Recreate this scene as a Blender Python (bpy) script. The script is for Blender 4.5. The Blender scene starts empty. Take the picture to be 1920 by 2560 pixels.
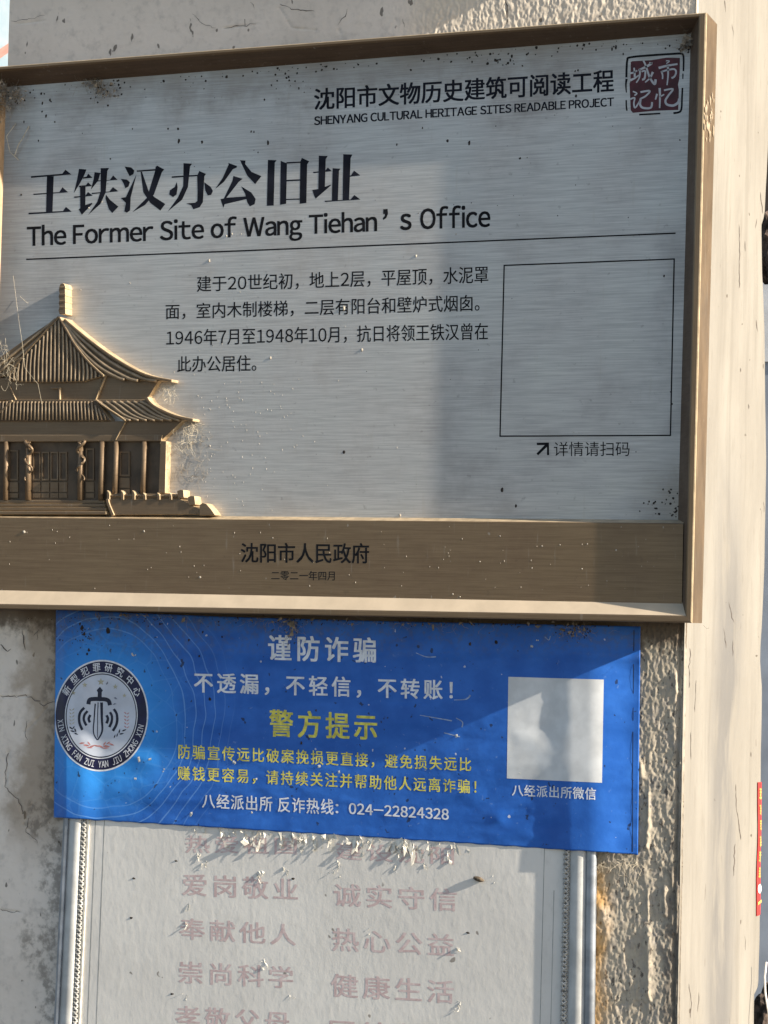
import bpy, bmesh, math, random
import numpy as np
from mathutils import Vector

random.seed(7)
scene = bpy.context.scene
COL = scene.collection

# ------------------------------------------------------------------ camera
F = 6000.0                                   # focal length in photo pixels (photo 1920 x 2560)
AX = np.array([0.92258084, 0.00655772, -0.38574809])
AY = np.array([0.38509984, 0.04472128, 0.92179071])
AZ = np.array([0.02329599, -0.99897798, 0.03873362])
MW = np.array([AX, AY, AZ])                  # rows: world axes in camera axes (right, down, forward)
CAM = np.array([0.0, -2.3, 1.5])
cd = bpy.data.cameras.new("camera")
cam = bpy.data.objects.new("camera", cd)
COL.objects.link(cam)
cd.sensor_fit = 'VERTICAL'
cd.sensor_height = 36.0
cd.lens = F / 2560.0 * 36.0
cd.clip_start = 0.05
cd.clip_end = 500.0
mw = cam.matrix_world.copy()
for i in range(3):
    mw[i][0] = MW[i][0]
    mw[i][1] = -MW[i][1]
    mw[i][2] = -MW[i][2]
    mw[i][3] = CAM[i]
cam.matrix_world = mw
scene.camera = cam

# ------------------------------------------------------------------ sky, sun, exposure
TS, SL = 9.5, 0.45                           # sun grazes the wall from the upper right
sun_dir = Vector((TS, -1.0, TS * SL)).normalized()
elev = math.asin(sun_dir.z)
azim = math.atan2(sun_dir.x, sun_dir.y)
world = bpy.data.worlds.new("World")
scene.world = world
world.use_nodes = True
wn = world.node_tree
bg = wn.nodes["Background"]
sky = wn.nodes.new("ShaderNodeTexSky")
sky.sky_type = 'NISHITA'
sky.sun_disc = False
sky.sun_elevation = elev
sky.sun_rotation = azim
wn.links.new(sky.outputs[0], bg.inputs[0])
bg.inputs[1].default_value = 0.085
sd = bpy.data.lights.new("sun", 'SUN')
sd.energy = 5.0
sd.angle = math.radians(0.5)
sd.color = (1.0, 0.90, 0.76)
sun = bpy.data.objects.new("sun", sd)
COL.objects.link(sun)
sun.rotation_euler = sun_dir.to_track_quat('Z', 'Y').to_euler()
sun.location = (3, -3, 5)
vs = scene.view_settings
vs.view_transform = 'Standard'
vs.look = 'None'
vs.exposure = 1.2
vs.gamma = 1.0
vs.use_curve_mapping = False

# ------------------------------------------------------------------ helpers
def U(px, py, Y):
    """point of the plane y=Y seen at photo pixel (px,py)"""
    d = MW @ np.array([(px - 960) / F, (py - 1280) / F, 1.0])
    t = (Y - CAM[1]) / d[1]
    return tuple(CAM + d * t)

def UX(px, py, X):
    d = MW @ np.array([(px - 960) / F, (py - 1280) / F, 1.0])
    t = (X - CAM[0]) / d[0]
    return tuple(CAM + d * t)

def link_mesh(name, verts, faces, mat, parent=None, smooth=False, edges=()):
    me = bpy.data.meshes.new(name)
    me.from_pydata([tuple(v) for v in verts], list(edges), [tuple(f) for f in faces])
    me.update()
    if smooth:
        me.polygons.foreach_set('use_smooth', [True] * len(me.polygons))
    o = bpy.data.objects.new(name, me)
    COL.objects.link(o)
    for m in (mat if isinstance(mat, (list, tuple)) else [mat]):
        me.materials.append(m)
    if parent is not None:
        o.parent = parent
        o.matrix_parent_inverse = parent.matrix_basis.inverted()
    return o

def thing(name, label, cat, loc=(0, 0, 0), group=None, kind=None):
    o = bpy.data.objects.new(name, None)
    o.empty_display_size = 0.05
    COL.objects.link(o)
    o.location = loc
    return tag(o, label, cat, group, kind)

def tag(o, label=None, cat=None, group=None, kind=None):
    if label: o['label'] = label
    if cat: o['category'] = cat
    if group: o['group'] = group
    if kind: o['kind'] = kind
    return o

class MB:
    def __init__(s): s.v, s.f = [], []
    def add(s, verts, faces):
        n = len(s.v)
        s.v += [tuple(v) for v in verts]
        s.f += [tuple(i + n for i in f) for f in faces]
    def box(s, x0, x1, y0, y1, z0, z1):
        s.add([(x0,y0,z0),(x1,y0,z0),(x1,y1,z0),(x0,y1,z0),(x0,y0,z1),(x1,y0,z1),(x1,y1,z1),(x0,y1,z1)],
              [(0,1,5,4),(1,2,6,5),(2,3,7,6),(3,0,4,7),(4,5,6,7),(3,2,1,0)])
    def tube(s, pts, r, n=6, taper=None):
        pts = [Vector(p) for p in pts]
        rings = []
        for i, p in enumerate(pts):
            a = pts[max(0, i - 1)]; b = pts[min(len(pts) - 1, i + 1)]
            t = (b - a)
            if t.length < 1e-9: t = Vector((0, 0, 1))
            t.normalize()
            u = t.cross(Vector((0, 1, 0)))
            if u.length < 1e-3: u = t.cross(Vector((1, 0, 0)))
            u.normalize(); w = t.cross(u)
            rr = r if taper is None else r * taper(i / max(1, len(pts) - 1))
            rings.append([p + (u * math.cos(2*math.pi*k/n) + w * math.sin(2*math.pi*k/n)) * rr for k in range(n)])
        vs_ = [q for R in rings for q in R]
        fs = []
        for i in range(len(rings) - 1):
            for k in range(n):
                k2 = (k + 1) % n
                fs.append((i*n+k, i*n+k2, (i+1)*n+k2, (i+1)*n+k))
        fs.append(tuple(range(n))[::-1]); fs.append(tuple((len(rings)-1)*n + k for k in range(n)))
        s.add(vs_, fs)
    def build(s, name, mat, parent=None, smooth=False):
        return link_mesh(name, s.v, s.f, mat, parent, smooth)

def _hash(ix, iy, seed):
    h = (ix * 374761393 + iy * 668265263 + seed * 974711) & 0xffffffff
    h = ((h ^ (h >> 13)) * 1274126177) & 0xffffffff
    return ((h ^ (h >> 16)) & 0xffff) / 65535.0

def vnoise(x, y, seed=0):
    x = np.asarray(x, float); y = np.asarray(y, float)
    ix = np.floor(x).astype(np.int64); iy = np.floor(y).astype(np.int64)
    fx = x - ix; fy = y - iy
    fx = fx*fx*fx*(fx*(fx*6-15)+10); fy = fy*fy*fy*(fy*(fy*6-15)+10)
    a = _hash(ix, iy, seed); b = _hash(ix+1, iy, seed); c = _hash(ix, iy+1, seed); d = _hash(ix+1, iy+1, seed)
    return (a*(1-fx)+b*fx)*(1-fy) + (c*(1-fx)+d*fx)*fy

def fbm(x, y, seed=0, oct=4, gain=0.5):
    s = 0; a = 1; t = 0
    for k in range(oct):
        s = s + a * vnoise(x * 2**k, y * 2**k, seed + 17*k); t += a; a *= gain
    return s / t

def sstep(a, b, x):
    t = np.clip((np.asarray(x, float) - a) / (b - a), 0, 1)
    return t*t*(3-2*t)

# ------------------------------------------------------------------ materials
def new_mat(name):
    m = bpy.data.materials.new(name)
    m.use_nodes = True
    nt = m.node_tree
    b = nt.nodes["Principled BSDF"]
    return m, nt, b

class NT:
    """terse node helper"""
    def __init__(s, nt): s.nt = nt
    def n(s, t, **kw):
        q = s.nt.nodes.new(t)
        for k, v in kw.items(): setattr(q, k, v)
        return q
    def l(s, a, b): s.nt.links.new(a, b)
    def coord(s, which='Object'):
        return s.n("ShaderNodeTexCoord").outputs[which]
    def mapping(s, src, scale=(1,1,1), loc=(0,0,0), rot=(0,0,0)):
        q = s.n("ShaderNodeMapping")
        q.inputs['Scale'].default_value = scale
        q.inputs['Location'].default_value = loc
        q.inputs['Rotation'].default_value = rot
        s.l(src, q.inputs[0]); return q.outputs[0]
    def noise(s, src, scale, detail=4, rough=0.55, dist=0.0):
        q = s.n("ShaderNodeTexNoise")
        q.inputs['Scale'].default_value = scale
        q.inputs['Detail'].default_value = detail
        q.inputs['Roughness'].default_value = rough
        q.inputs['Distortion'].default_value = dist
        s.l(src, q.inputs['Vector']); return q.outputs[0]
    def vor(s, src, scale, feature='F1', out='Distance'):
        q = s.n("ShaderNodeTexVoronoi", feature=feature)
        q.inputs['Scale'].default_value = scale
        s.l(src, q.inputs['Vector']); return q.outputs[out]
    def ramp(s, src, a, b, lo=0.0, hi=1.0):
        q = s.n("ShaderNodeMapRange", interpolation_type='SMOOTHSTEP')
        q.inputs['From Min'].default_value = a; q.inputs['From Max'].default_value = b
        q.inputs['To Min'].default_value = lo; q.inputs['To Max'].default_value = hi
        s.l(src, q.inputs['Value']); return q.outputs[0]
    def m(s, op, a, b=None):
        q = s.n("ShaderNodeMath", operation=op)
        for i, x in enumerate((a, b)):
            if x is None: continue
            if isinstance(x, (int, float)): q.inputs[i].default_value = x
            else: s.l(x, q.inputs[i])
        return q.outputs[0]
    def mix(s, fac, a, b, mode='MIX'):
        q = s.n("ShaderNodeMix", data_type='RGBA', blend_type=mode)
        if isinstance(fac, (int, float)): q.inputs[0].default_value = fac
        else: s.l(fac, q.inputs[0])
        for i, x in ((6, a), (7, b)):
            if isinstance(x, tuple): q.inputs[i].default_value = (*x, 1.0)
            else: s.l(x, q.inputs[i])
        return q.outputs[2]
    def bump(s, h, strength, dist, bsdf):
        q = s.n("ShaderNodeBump")
        q.inputs['Strength'].default_value = strength
        q.inputs['Distance'].default_value = dist
        s.l(h, q.inputs['Height']); s.l(q.outputs[0], bsdf.inputs['Normal'])
    def xyz(s, src):
        q = s.n("ShaderNodeSeparateXYZ"); s.l(src, q.inputs[0]); return q.outputs

def simple_mat(name, col, rough=0.6, metal=0.0, var=0.25, scale=60, bump=0.0):
    m, nt, b = new_mat(name); g = NT(nt)
    c = g.coord()
    n = g.noise(c, scale, 4)
    f = g.ramp(n, 0.3, 0.7)
    b.inputs['Roughness'].default_value = rough
    b.inputs['Metallic'].default_value = metal
    b.inputs['Specular IOR Level'].default_value = 0.15 if max(col) < 0.03 else 0.4
    g.l(g.mix(f, tuple(x*(1-var) for x in col), tuple(min(1, x*(1+var*0.6)) for x in col)), b.inputs['Base Color'])
    if bump: g.bump(n, bump, 0.002, b)
    return m

# grey plaster of the pillar front: stains, flecks, rust beside the board
def mat_plaster():
    m, nt, b = new_mat("grey_plaster"); g = NT(nt)
    c = g.coord(); x, y, z = g.xyz(c)
    n1 = g.noise(c, 9, 5); n2 = g.noise(c, 70, 5, 0.65); n3 = g.noise(c, 400, 3)
    col = g.mix(g.ramp(n1, 0.3, 0.7), (0.64, 0.575, 0.50), (0.74, 0.67, 0.59))
    warm = g.ramp(x, -0.99, -0.93)
    col = g.mix(warm, col, (0.66, 0.585, 0.48))
    lowm = g.m('MULTIPLY', warm, g.ramp(z, 1.60, 1.52))
    col = g.mix(lowm, col, g.mix(g.ramp(n2, 0.35, 0.7), (0.44, 0.385, 0.30), (0.33, 0.285, 0.225)))
    pit = g.noise(g.mapping(c, (1, 1, 0.5), (4, 0, 9)), 260, 3, 0.6)
    col = g.mix(g.m('MULTIPLY', lowm, g.ramp(pit, 0.58, 0.66)), col, (0.13, 0.11, 0.09))
    col = g.mix(g.ramp(n2, 0.48, 0.72, 0, 0.5), col, (0.46, 0.42, 0.375))
    fl = g.noise(g.mapping(c, (1, 1, 0.55)), 95, 2, 0.5)
    col = g.mix(g.ramp(fl, 0.70, 0.73, 0, 0.8), col, (0.10, 0.085, 0.07))
    # rust along the right rail of the board
    rx = g.m('ADD', x, g.m('MULTIPLY', g.m('SUBTRACT', g.noise(c, 28, 4), 0.5), 0.05))
    rust = g.m('MULTIPLY', g.ramp(rx, -0.745, -0.715, 1, 0), g.ramp(x, -0.80, -0.79))
    rust = g.m('MULTIPLY', rust, g.ramp(z, 1.255, 1.225))
    col = g.mix(g.m('MULTIPLY', rust, 0.9), col, (0.40, 0.22, 0.065))
    rust2 = g.m('MULTIPLY', g.ramp(rx, -0.745, -0.728, 1, 0), g.m('MULTIPLY', g.ramp(z, 1.165, 1.15, 0, 1), g.ramp(z, 1.11, 1.13)))
    rust2 = g.m('MULTIPLY', g.m('MULTIPLY', rust2, g.ramp(x, -0.80, -0.79)), g.ramp(n2, 0.4, 0.6))
    col = g.mix(g.m('MULTIPLY', rust2, 0.85), col, (0.12, 0.055, 0.02))
    # brown stain left of the banner and board
    sx = g.m('ADD', x, g.m('MULTIPLY', g.m('SUBTRACT', g.noise(c, 16, 5), 0.5), 0.12))
    st = g.m('MULTIPLY', g.ramp(sx, -1.445, -1.418), g.ramp(x, -1.37, -1.35, 1, 0))
    st = g.m('MULTIPLY', g.m('MULTIPLY', st, g.ramp(z, 1.18, 1.27)), g.ramp(z, 1.56, 1.50))
    col = g.mix(g.m('MULTIPLY', st, 0.62), col, (0.235, 0.165, 0.095))
    dk = g.m('MULTIPLY', g.ramp(sx, -1.412, -1.388), g.m('MULTIPLY', g.ramp(x, -1.33, -1.30, 1, 0), g.ramp(n2, 0.42, 0.6)))
    dk = g.m('MULTIPLY', dk, g.ramp(z, 1.52, 1.48))
    col = g.mix(g.m('MULTIPLY', dk, 0.5), col, (0.07, 0.055, 0.04))
    # dark brown band right under the plaque
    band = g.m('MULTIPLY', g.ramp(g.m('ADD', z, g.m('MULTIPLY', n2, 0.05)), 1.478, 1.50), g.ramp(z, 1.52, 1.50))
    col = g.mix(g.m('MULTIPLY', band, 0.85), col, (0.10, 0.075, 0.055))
    # darker grime along the right corner
    cx = g.m('ADD', x, g.m('MULTIPLY', g.m('SUBTRACT', n2, 0.5), 0.035))
    cg = g.m('MULTIPLY', g.ramp(cx, -0.672, -0.655), g.ramp(z, 1.40, 1.2))
    col = g.mix(g.m('MULTIPLY', cg, 0.7), col, (0.10, 0.085, 0.07))
    g.l(col, b.inputs['Base Color'])
    b.inputs['Roughness'].default_value = 0.92
    b.inputs['Specular IOR Level'].default_value = 0.2
    h = g.m('ADD', g.m('MULTIPLY', n3, 0.35), n2)
    g.bump(h, 0.22, 0.0012, b)
    return m

def mat_cream():
    m, nt, b = new_mat("cream_paint"); g = NT(nt)
    c = g.coord(); x, y, z = g.xyz(c)
    n1 = g.noise(g.mapping(c, (1, 3, 1)), 5, 5)
    n2 = g.noise(g.mapping(c, (1, 2.5, 0.5)), 40, 4)
    col = g.mix(g.ramp(n1, 0.3, 0.7), (0.205, 0.189, 0.163), (0.250, 0.232, 0.201))
    col = g.mix(g.ramp(n2, 0.55, 0.75, 0, 0.45), col, (0.165, 0.148, 0.122))
    fl = g.noise(g.mapping(c, (1, 1.6, 0.26)), 100, 3, 0.5)
    col = g.mix(g.ramp(fl, 0.725, 0.75, 0, 0.7), col, (0.075, 0.057, 0.04))
    sp = g.noise(g.mapping(c, (1, 0.45, 1), (3, 1, 2)), 120, 1, 0.4)
    col = g.mix(g.ramp(sp, 0.765, 0.79, 0, 0.85), col, (0.065, 0.05, 0.035))
    # soft wire shadow painted as a grey band down the rear half
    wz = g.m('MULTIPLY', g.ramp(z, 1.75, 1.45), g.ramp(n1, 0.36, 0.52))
    vs_ = g.noise(g.mapping(c, (1, 14, 0.8)), 3, 4, 0.6)
    col = g.mix(g.ramp(vs_, 0.5, 0.68, 0, 0.5), col, (0.175, 0.160, 0.135))
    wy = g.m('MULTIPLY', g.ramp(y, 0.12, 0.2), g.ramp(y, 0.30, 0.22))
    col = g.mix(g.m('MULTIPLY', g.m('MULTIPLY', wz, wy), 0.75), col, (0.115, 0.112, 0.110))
    g.l(col, b.inputs['Base Color'])
    b.inputs['Roughness'].default_value = 0.75
    b.inputs['Specular IOR Level'].default_value = 0.3
    g.bump(g.m('ADD', n2, g.m('MULTIPLY', g.noise(c, 25, 3), 1.5)), 0.25, 0.004, b)
    return m

def mat_brushed(name, base_lo, base_hi, metal, rough, dirt=(0.10, 0.08, 0.06), dirt_amt=0.5, axis='x', streak=0.35):
    m, nt, b = new_mat(name); g = NT(nt)
    c = g.coord()
    sc = (24.0, 60, 1000) if axis == 'x' else (1000, 60, 24.0)
    s1 = g.noise(g.mapping(c, sc), 1.0, 4, 0.7)
    s2 = g.noise(g.mapping(c, tuple(k * 0.5 for k in sc)), 1.0, 3, 0.6)
    s = g.m('ADD', g.m('MULTIPLY', s1, 0.6), g.m('MULTIPLY', s2, 0.4))
    col = g.mix(g.ramp(s, 0.5 - streak*0.5, 0.5 + streak*0.5), base_lo, base_hi)
    d = g.noise(c, 14, 6, 0.65); d2 = g.noise(c, 130, 4, 0.6)
    col = g.mix(g.m('MULTIPLY', g.ramp(d, 0.5, 0.75), dirt_amt * 0.6), col, dirt)
    col = g.mix(g.ramp(d2, 0.64, 0.72, 0, dirt_amt), col, dirt)
    sp = g.noise(g.mapping(c, (1, 1, 0.6), (5, 2, 1)), 150, 1, 0.5)
    col = g.mix(g.ramp(sp, 0.775, 0.80, 0, 0.35), col, (0.45, 0.42, 0.37))
    run = g.noise(g.mapping(c, (1, 1, 0.10), (2, 7, 4)), 190, 3, 0.6)
    col = g.mix(g.ramp(run, 0.62, 0.74, 0, 0.22), col, (0.42, 0.38, 0.32))
    if name == 'brushed_steel':
        x_, y_, z_ = g.xyz(c)
        zt = g.m('ADD', z_, g.m('MULTIPLY', g.m('SUBTRACT', d, 0.5), 0.16))
        film = g.m('MAXIMUM', g.m('MULTIPLY', g.ramp(zt, 2.02, 2.075), 0.38), g.m('MULTIPLY', g.m('MULTIPLY', g.ramp(x_, -0.72, -0.655), g.ramp(zt, 1.68, 1.60)), 0.6))
        film = g.m('MAXIMUM', film, g.m('MULTIPLY', g.ramp(g.m('ADD', x_, g.m('MULTIPLY', g.m('SUBTRACT', d, 0.5), 0.1)), -1.40, -1.455), 0.45))
        col = g.mix(film, col, (0.17, 0.145, 0.12))
    g.l(col, b.inputs['Base Color'])
    b.inputs['Metallic'].default_value = metal
    g.l(g.ramp(d, 0.3, 0.75, rough, min(1, rough + 0.25)), b.inputs['Roughness'])
    g.bump(s1, 0.12, 0.0004, b)
    return m

def mat_banner():
    m, nt, b = new_mat("blue_vinyl_print"); g = NT(nt)
    uv = g.n("ShaderNodeTexCoord").outputs['UV']       # u = photo px / 1000, v = photo py / 1000
    u, v, _ = g.xyz(uv); c = g.coord()
    du = g.m('MULTIPLY', g.m('SUBTRACT', u, 0.257), 1.19); dv = g.m('SUBTRACT', v, 1.80)
    r = g.m('SQRT', g.m('ADD', g.m('MULTIPLY', du, du), g.m('MULTIPLY', dv, dv)))
    n = g.noise(c, 30, 5, 0.6); n2 = g.noise(c, 180, 4, 0.6)
    blue = g.mix(g.ramp(n, 0.3, 0.7), (0.015, 0.098, 0.405), (0.026, 0.135, 0.50))
    glow = g.ramp(r, 0.30, 0.12)
    blue = g.mix(g.m('MULTIPLY', glow, 0.75), blue, (0.035, 0.30, 0.78))
    # thin printed contour rings
    rr = g.m('ADD', r, g.m('MULTIPLY', g.m('SUBTRACT', g.noise(g.mapping(uv, (1, 1, 1)), 5, 2), 0.5), 0.07))
    fr = g.m('FRACT', g.m('MULTIPLY', rr, 36))
    line = g.m('MULTIPLY', g.ramp(fr, 0.86, 0.93), g.m('MULTIPLY', g.ramp(r, 0.42, 0.30), g.ramp(r, 0.20, 0.24)))
    blue = g.mix(g.m('MULTIPLY', line, 0.30), blue, (0.28, 0.52, 0.85))
    # printed network of fine lines near the emblem
    e = g.vor(g.mapping(uv, (15, 15, 1)), 1.0, 'DISTANCE_TO_EDGE')
    net = g.m('MULTIPLY', g.ramp(e, 0.03, 0.012), g.ramp(r, 0.33, 0.22))
    blue = g.mix(g.m('MULTIPLY', net, 0.05), blue, (0.30, 0.62, 0.92))
    # scuffs and specks
    blue = g.mix(g.ramp(n2, 0.66, 0.74, 0, 0.30), blue, (0.22, 0.33, 0.52))
    sp = g.noise(g.mapping(c, (1, 1, 1), (1, 4, 2)), 150, 1, 0.4)
    blue = g.mix(g.ramp(sp, 0.79, 0.81, 0, 0.7), blue, (0.55, 0.57, 0.60))
    dk = g.noise(g.mapping(c, (1, 1, 1), (7, 3, 1)), 130, 2, 0.5)
    blue = g.mix(g.m('MULTIPLY', g.ramp(dk, 0.70, 0.73), 0.8), blue, (0.015, 0.02, 0.04))
    # mottled dark grey towards the top edge
    du_ = g.m('MULTIPLY', g.ramp(v, 1.68, 1.55), g.ramp(n2, 0.45, 0.65))
    blue = g.mix(g.m('MULTIPLY', du_, 0.45), blue, (0.09, 0.085, 0.09))
    g.l(blue, b.inputs['Base Color'])
    b.inputs['Roughness'].default_value = 0.40
    b.inputs['Specular IOR Level'].default_value = 0.30
    g.bump(g.m('ADD', g.noise(c, 55, 3), g.m('MULTIPLY', n2, 0.3)), 0.16, 0.002, b)
    return m

def mat_board():
    m, nt, b = new_mat("weathered_white_board"); g = NT(nt)
    c = g.coord()
    n1 = g.noise(c, 8, 5); n2 = g.noise(g.mapping(c, (1, 1, 0.5)), 170, 4, 0.6); n3 = g.noise(g.mapping(c, (1, 1, 1), (2, 0, 5)), 70, 2)
    col = g.mix(g.ramp(n1, 0.3, 0.7), (0.63, 0.605, 0.56), (0.71, 0.685, 0.635))
    col = g.mix(g.ramp(n2, 0.5, 0.75, 0, 0.35), col, (0.52, 0.50, 0.45))
    col = g.mix(g.ramp(n3, 0.735, 0.765, 0, 0.7), col, (0.12, 0.10, 0.08))
    g.l(col, b.inputs['Base Color'])
    b.inputs['Roughness'].default_value = 0.8
    b.inputs['Specular IOR Level'].default_value = 0.25
    g.bump(g.m('ADD', n2, g.noise(c, 60, 3)), 0.22, 0.0010, b)
    return m

def mat_faded_red():
    m, nt, b = new_mat("faded_red_paint"); g = NT(nt)
    c = g.coord(); n = g.noise(c, 150, 4, 0.7)
    g.l(g.mix(g.ramp(n, 0.35, 0.7), (0.49, 0.365, 0.355), (0.63, 0.52, 0.50)), b.inputs['Base Color'])
    b.inputs['Roughness'].default_value = 0.85
    return m

M = {}
M['plaster'] = mat_plaster()
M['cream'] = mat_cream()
M['steel'] = mat_brushed("brushed_steel", (0.40, 0.385, 0.368), (0.55, 0.53, 0.50), 0.5, 0.38, dirt_amt=0.30, dirt=(0.14, 0.125, 0.11))
M['bronze'] = mat_brushed("bronze_finish", (0.160, 0.106, 0.060), (0.235, 0.162, 0.095), 0.55, 0.36, dirt=(0.12, 0.085, 0.055), dirt_amt=0.35, streak=0.5)
M['bronze_v'] = mat_brushed("bronze_finish_upright", (0.160, 0.106, 0.060), (0.235, 0.162, 0.095), 0.55, 0.36, dirt=(0.12, 0.085, 0.055), dirt_amt=0.35, axis='z', streak=0.5)
M['relief'] = mat_brushed("bronze_relief", (0.135, 0.090, 0.052), (0.200, 0.139, 0.083), 0.45, 0.44, dirt=(0.10, 0.075, 0.05), dirt_amt=0.4, streak=0.8)
M['grime'] = mat_brushed("shaded_grimy_bronze", (0.085, 0.056, 0.038), (0.135, 0.092, 0.060), 0.3, 0.55, dirt=(0.05, 0.035, 0.025), dirt_amt=0.5, streak=0.6)  # bevel shade painted into the colour, with some grime near the plate
M['tile'] = simple_mat("sunlit_bronze_tile", (0.30, 0.225, 0.145), 0.45, 0.3, var=0.3, scale=90)  # lightened colour paints sun onto the raised tile ribs
M['groove_shade'] = simple_mat("shaded_recess_bronze", (0.095, 0.066, 0.042), 0.55, 0.3, var=0.3, scale=60)  # darkened colour stands for shade in roof grooves and the hall recess
M['edge'] = simple_mat("sunlit_worn_brass_edge", (0.52, 0.40, 0.25), 0.45, 0.25, var=0.25, scale=80)  # pale colour paints sun on cut sides and chamfer; also worn frame shoulders
M['dusty'] = simple_mat("sunlit_bevel_bronze", (0.50, 0.405, 0.29), 0.85, 0.0, var=0.10, scale=30)  # pale colour stands in for sun on the upward-facing bottom bevel
M['black'] = simple_mat("black_enamel", (0.009, 0.009, 0.011), 0.8, var=0.4)
M['navy_fill'] = simple_mat("dark_enamel_fill", (0.010, 0.011, 0.018), 0.75, var=0.4)
M['seal_red'] = simple_mat("dark_red_enamel", (0.070, 0.010, 0.016), 0.5, var=0.35, scale=90)
M['seal_light'] = simple_mat("bare_steel_line", (0.46, 0.45, 0.46), 0.5, 0.3, var=0.1)
M['banner'] = mat_banner()
M['white_ink'] = simple_mat("white_ink", (0.68, 0.70, 0.74), 0.5, var=0.18, scale=160)
M['yellow_ink'] = simple_mat("yellow_ink", (0.64, 0.585, 0.10), 0.5, var=0.3, scale=160)
M['navy_ink'] = simple_mat("navy_ink", (0.010, 0.011, 0.05), 0.45, var=0.4, scale=40)
M['dark_ink'] = simple_mat("dark_navy_ink", (0.010, 0.014, 0.035), 0.45, var=0.2)
M['pale_disc'] = simple_mat("pale_blue_white_ink", (0.52, 0.56, 0.64), 0.45, var=0.12, scale=35)
M['gold_ink'] = simple_mat("faded_gold_ink", (0.38, 0.36, 0.26), 0.5, var=0.25, scale=200)
M['red_ink'] = simple_mat("faded_red_ink", (0.48, 0.20, 0.19), 0.5, var=0.3, scale=200)
M['peel'] = simple_mat("bared_metal_patch", (0.30, 0.235, 0.16), 0.6, var=0.4, scale=200)
M['scuff'] = simple_mat("pale_scuff", (0.26, 0.34, 0.48), 0.6, var=0.3, scale=200)
M['grey_ink'] = simple_mat("grey_ink", (0.17, 0.19, 0.25), 0.5, var=0.3, scale=200)
M['code_white'] = simple_mat("white_panel_ink", (0.60, 0.615, 0.62), 0.45, var=0.12, scale=50)
M['board'] = mat_board()
M['faded'] = mat_faded_red()
M['line_grey'] = simple_mat("grey_line_paint", (0.33, 0.33, 0.31), 0.8, var=0.3)
M['rail'] = simple_mat("grey_white_rail_paint", (0.50, 0.50, 0.48), 0.5, var=0.2, scale=40, bump=0.15)
M['rail_blue'] = simple_mat("aluminium_edge", (0.33, 0.36, 0.40), 0.4, 0.5, var=0.3, scale=50)
M['bead'] = simple_mat("beaded_trim_paint", (0.40, 0.39, 0.36), 0.6, var=0.4, scale=120)
M['flake'] = simple_mat("torn_paper_residue", (0.68, 0.64, 0.55), 0.8, var=0.3, scale=200)
M['web'] = simple_mat("dusty_web", (0.26, 0.22, 0.17), 0.9, var=0.5, scale=200)
M['web_pale'] = simple_mat("pale_dry_web", (0.52, 0.45, 0.33), 0.9, var=0.4, scale=200)
M['dirt'] = simple_mat("dark_dirt", (0.035, 0.028, 0.024), 0.95, var=0.6, scale=200)
M['dirt_pale'] = simple_mat("pale_dropping", (0.40, 0.36, 0.30), 0.9, var=0.3, scale=200)
M['sticker'] = simple_mat("red_sticker", (0.50, 0.035, 0.03), 0.5, var=0.15)
M['sticker_y'] = simple_mat("sticker_yellow", (0.78, 0.42, 0.10), 0.5, var=0.2)
M['sticker_w'] = simple_mat("sticker_white", (0.8, 0.78, 0.74), 0.5, var=0.05)

# ------------------------------------------------------------------ setting: ground
YW = 0.044                                    # front plane of the pillar
g_m = simple_mat("paving", (0.10, 0.095, 0.09), 0.9, var=0.3, scale=3)
gr = link_mesh("pavement", [(-60,-60,0),(60,-60,0),(60,60,0),(-60,60,0)], [(0,1,2,3)], g_m)
tag(gr, kind='structure')

# ------------------------------------------------------------------ pillar
PX0, PX1 = -1.4605, -0.6492
ZT = 2.46
pillar = thing("plastered_pillar", "square masonry pillar with rough grey plaster front and cream painted right side", "pillar", (-1.05, 0.2, 0))

def back_y(py):
    """rear edge of the painted side at photo row py -> depth"""
    tab = [(-400,1940),(0,1936),(430,1926),(540,1918),(565,1909),(690,1908),(760,1911),(900,1916),(1080,1917),(1300,1915),(1420,1913),(1500,1910),
           (1560,1907),(1610,1903),(1650,1902),(1720,1908),(1800,1906),(2000,1906),(2300,1904),(2465,1902),(2482,1891),(2560,1889),(3000,1880),(5200,1860)]
    ys = [t[0] for t in tab]; xs = [t[1] for t in tab]
    return UX(float(np.interp(py, ys, xs)), py, PX1)

def project_rows():
    rows = []
    for py in np.arange(-380, 2760, 16.0):
        p = back_y(py); rows.append((p[2], p[1]))
    rows.sort()
    return np.array(rows)
ROWS = project_rows()

# front face: a fine height field, rough at the right and along the top
step = 0.0017
xs = np.concatenate([np.arange(PX0, -0.99, 0.0021), np.linspace(-0.99, PX1, 390)])
zs = np.concatenate([np.arange(0.985, 1.53, 0.0011), np.arange(1.53, 2.05, 0.006), np.arange(2.05, 2.2352, 0.0011)])
Xg, Zg = np.meshgrid(xs, zs)
wx = Xg + 0.006 * (fbm(Xg*60, Zg*60, 91, 2) - 0.5); wz_ = Zg
rough = fbm(wx / 0.0025, wz_ / 0.0060, 3, 2, 0.5) - 0.5
ridg = 1 - np.abs(2 * fbm(wx / 0.0040 + 7, wz_ / 0.0105, 5, 2, 0.5) - 1)
fine2 = fbm(wx / 0.0026 + 31, wz_ / 0.0042, 33, 2, 0.6) - 0.5
fine = fbm(Xg / 0.004, Zg / 0.005, 29, 2) - 0.5
low = fbm(Xg / 0.09, Zg / 0.12, 11, 4) - 0.5
right = sstep(-0.99, -0.94, Xg + 0.06*low)
amp = 0.0002 + right * np.where(Zg > 1.7, 0.00036, 0.00050)
grit = fbm(Xg / 0.0019 + 3, Zg / 0.0024, 57, 1) - 0.5
h = amp * (rough * 1.5 + (ridg - 0.7) * 0.30 + fine2 * 1.3 + grit * 0.7) + low * 0.0005 - 0.0006 * right
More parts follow.
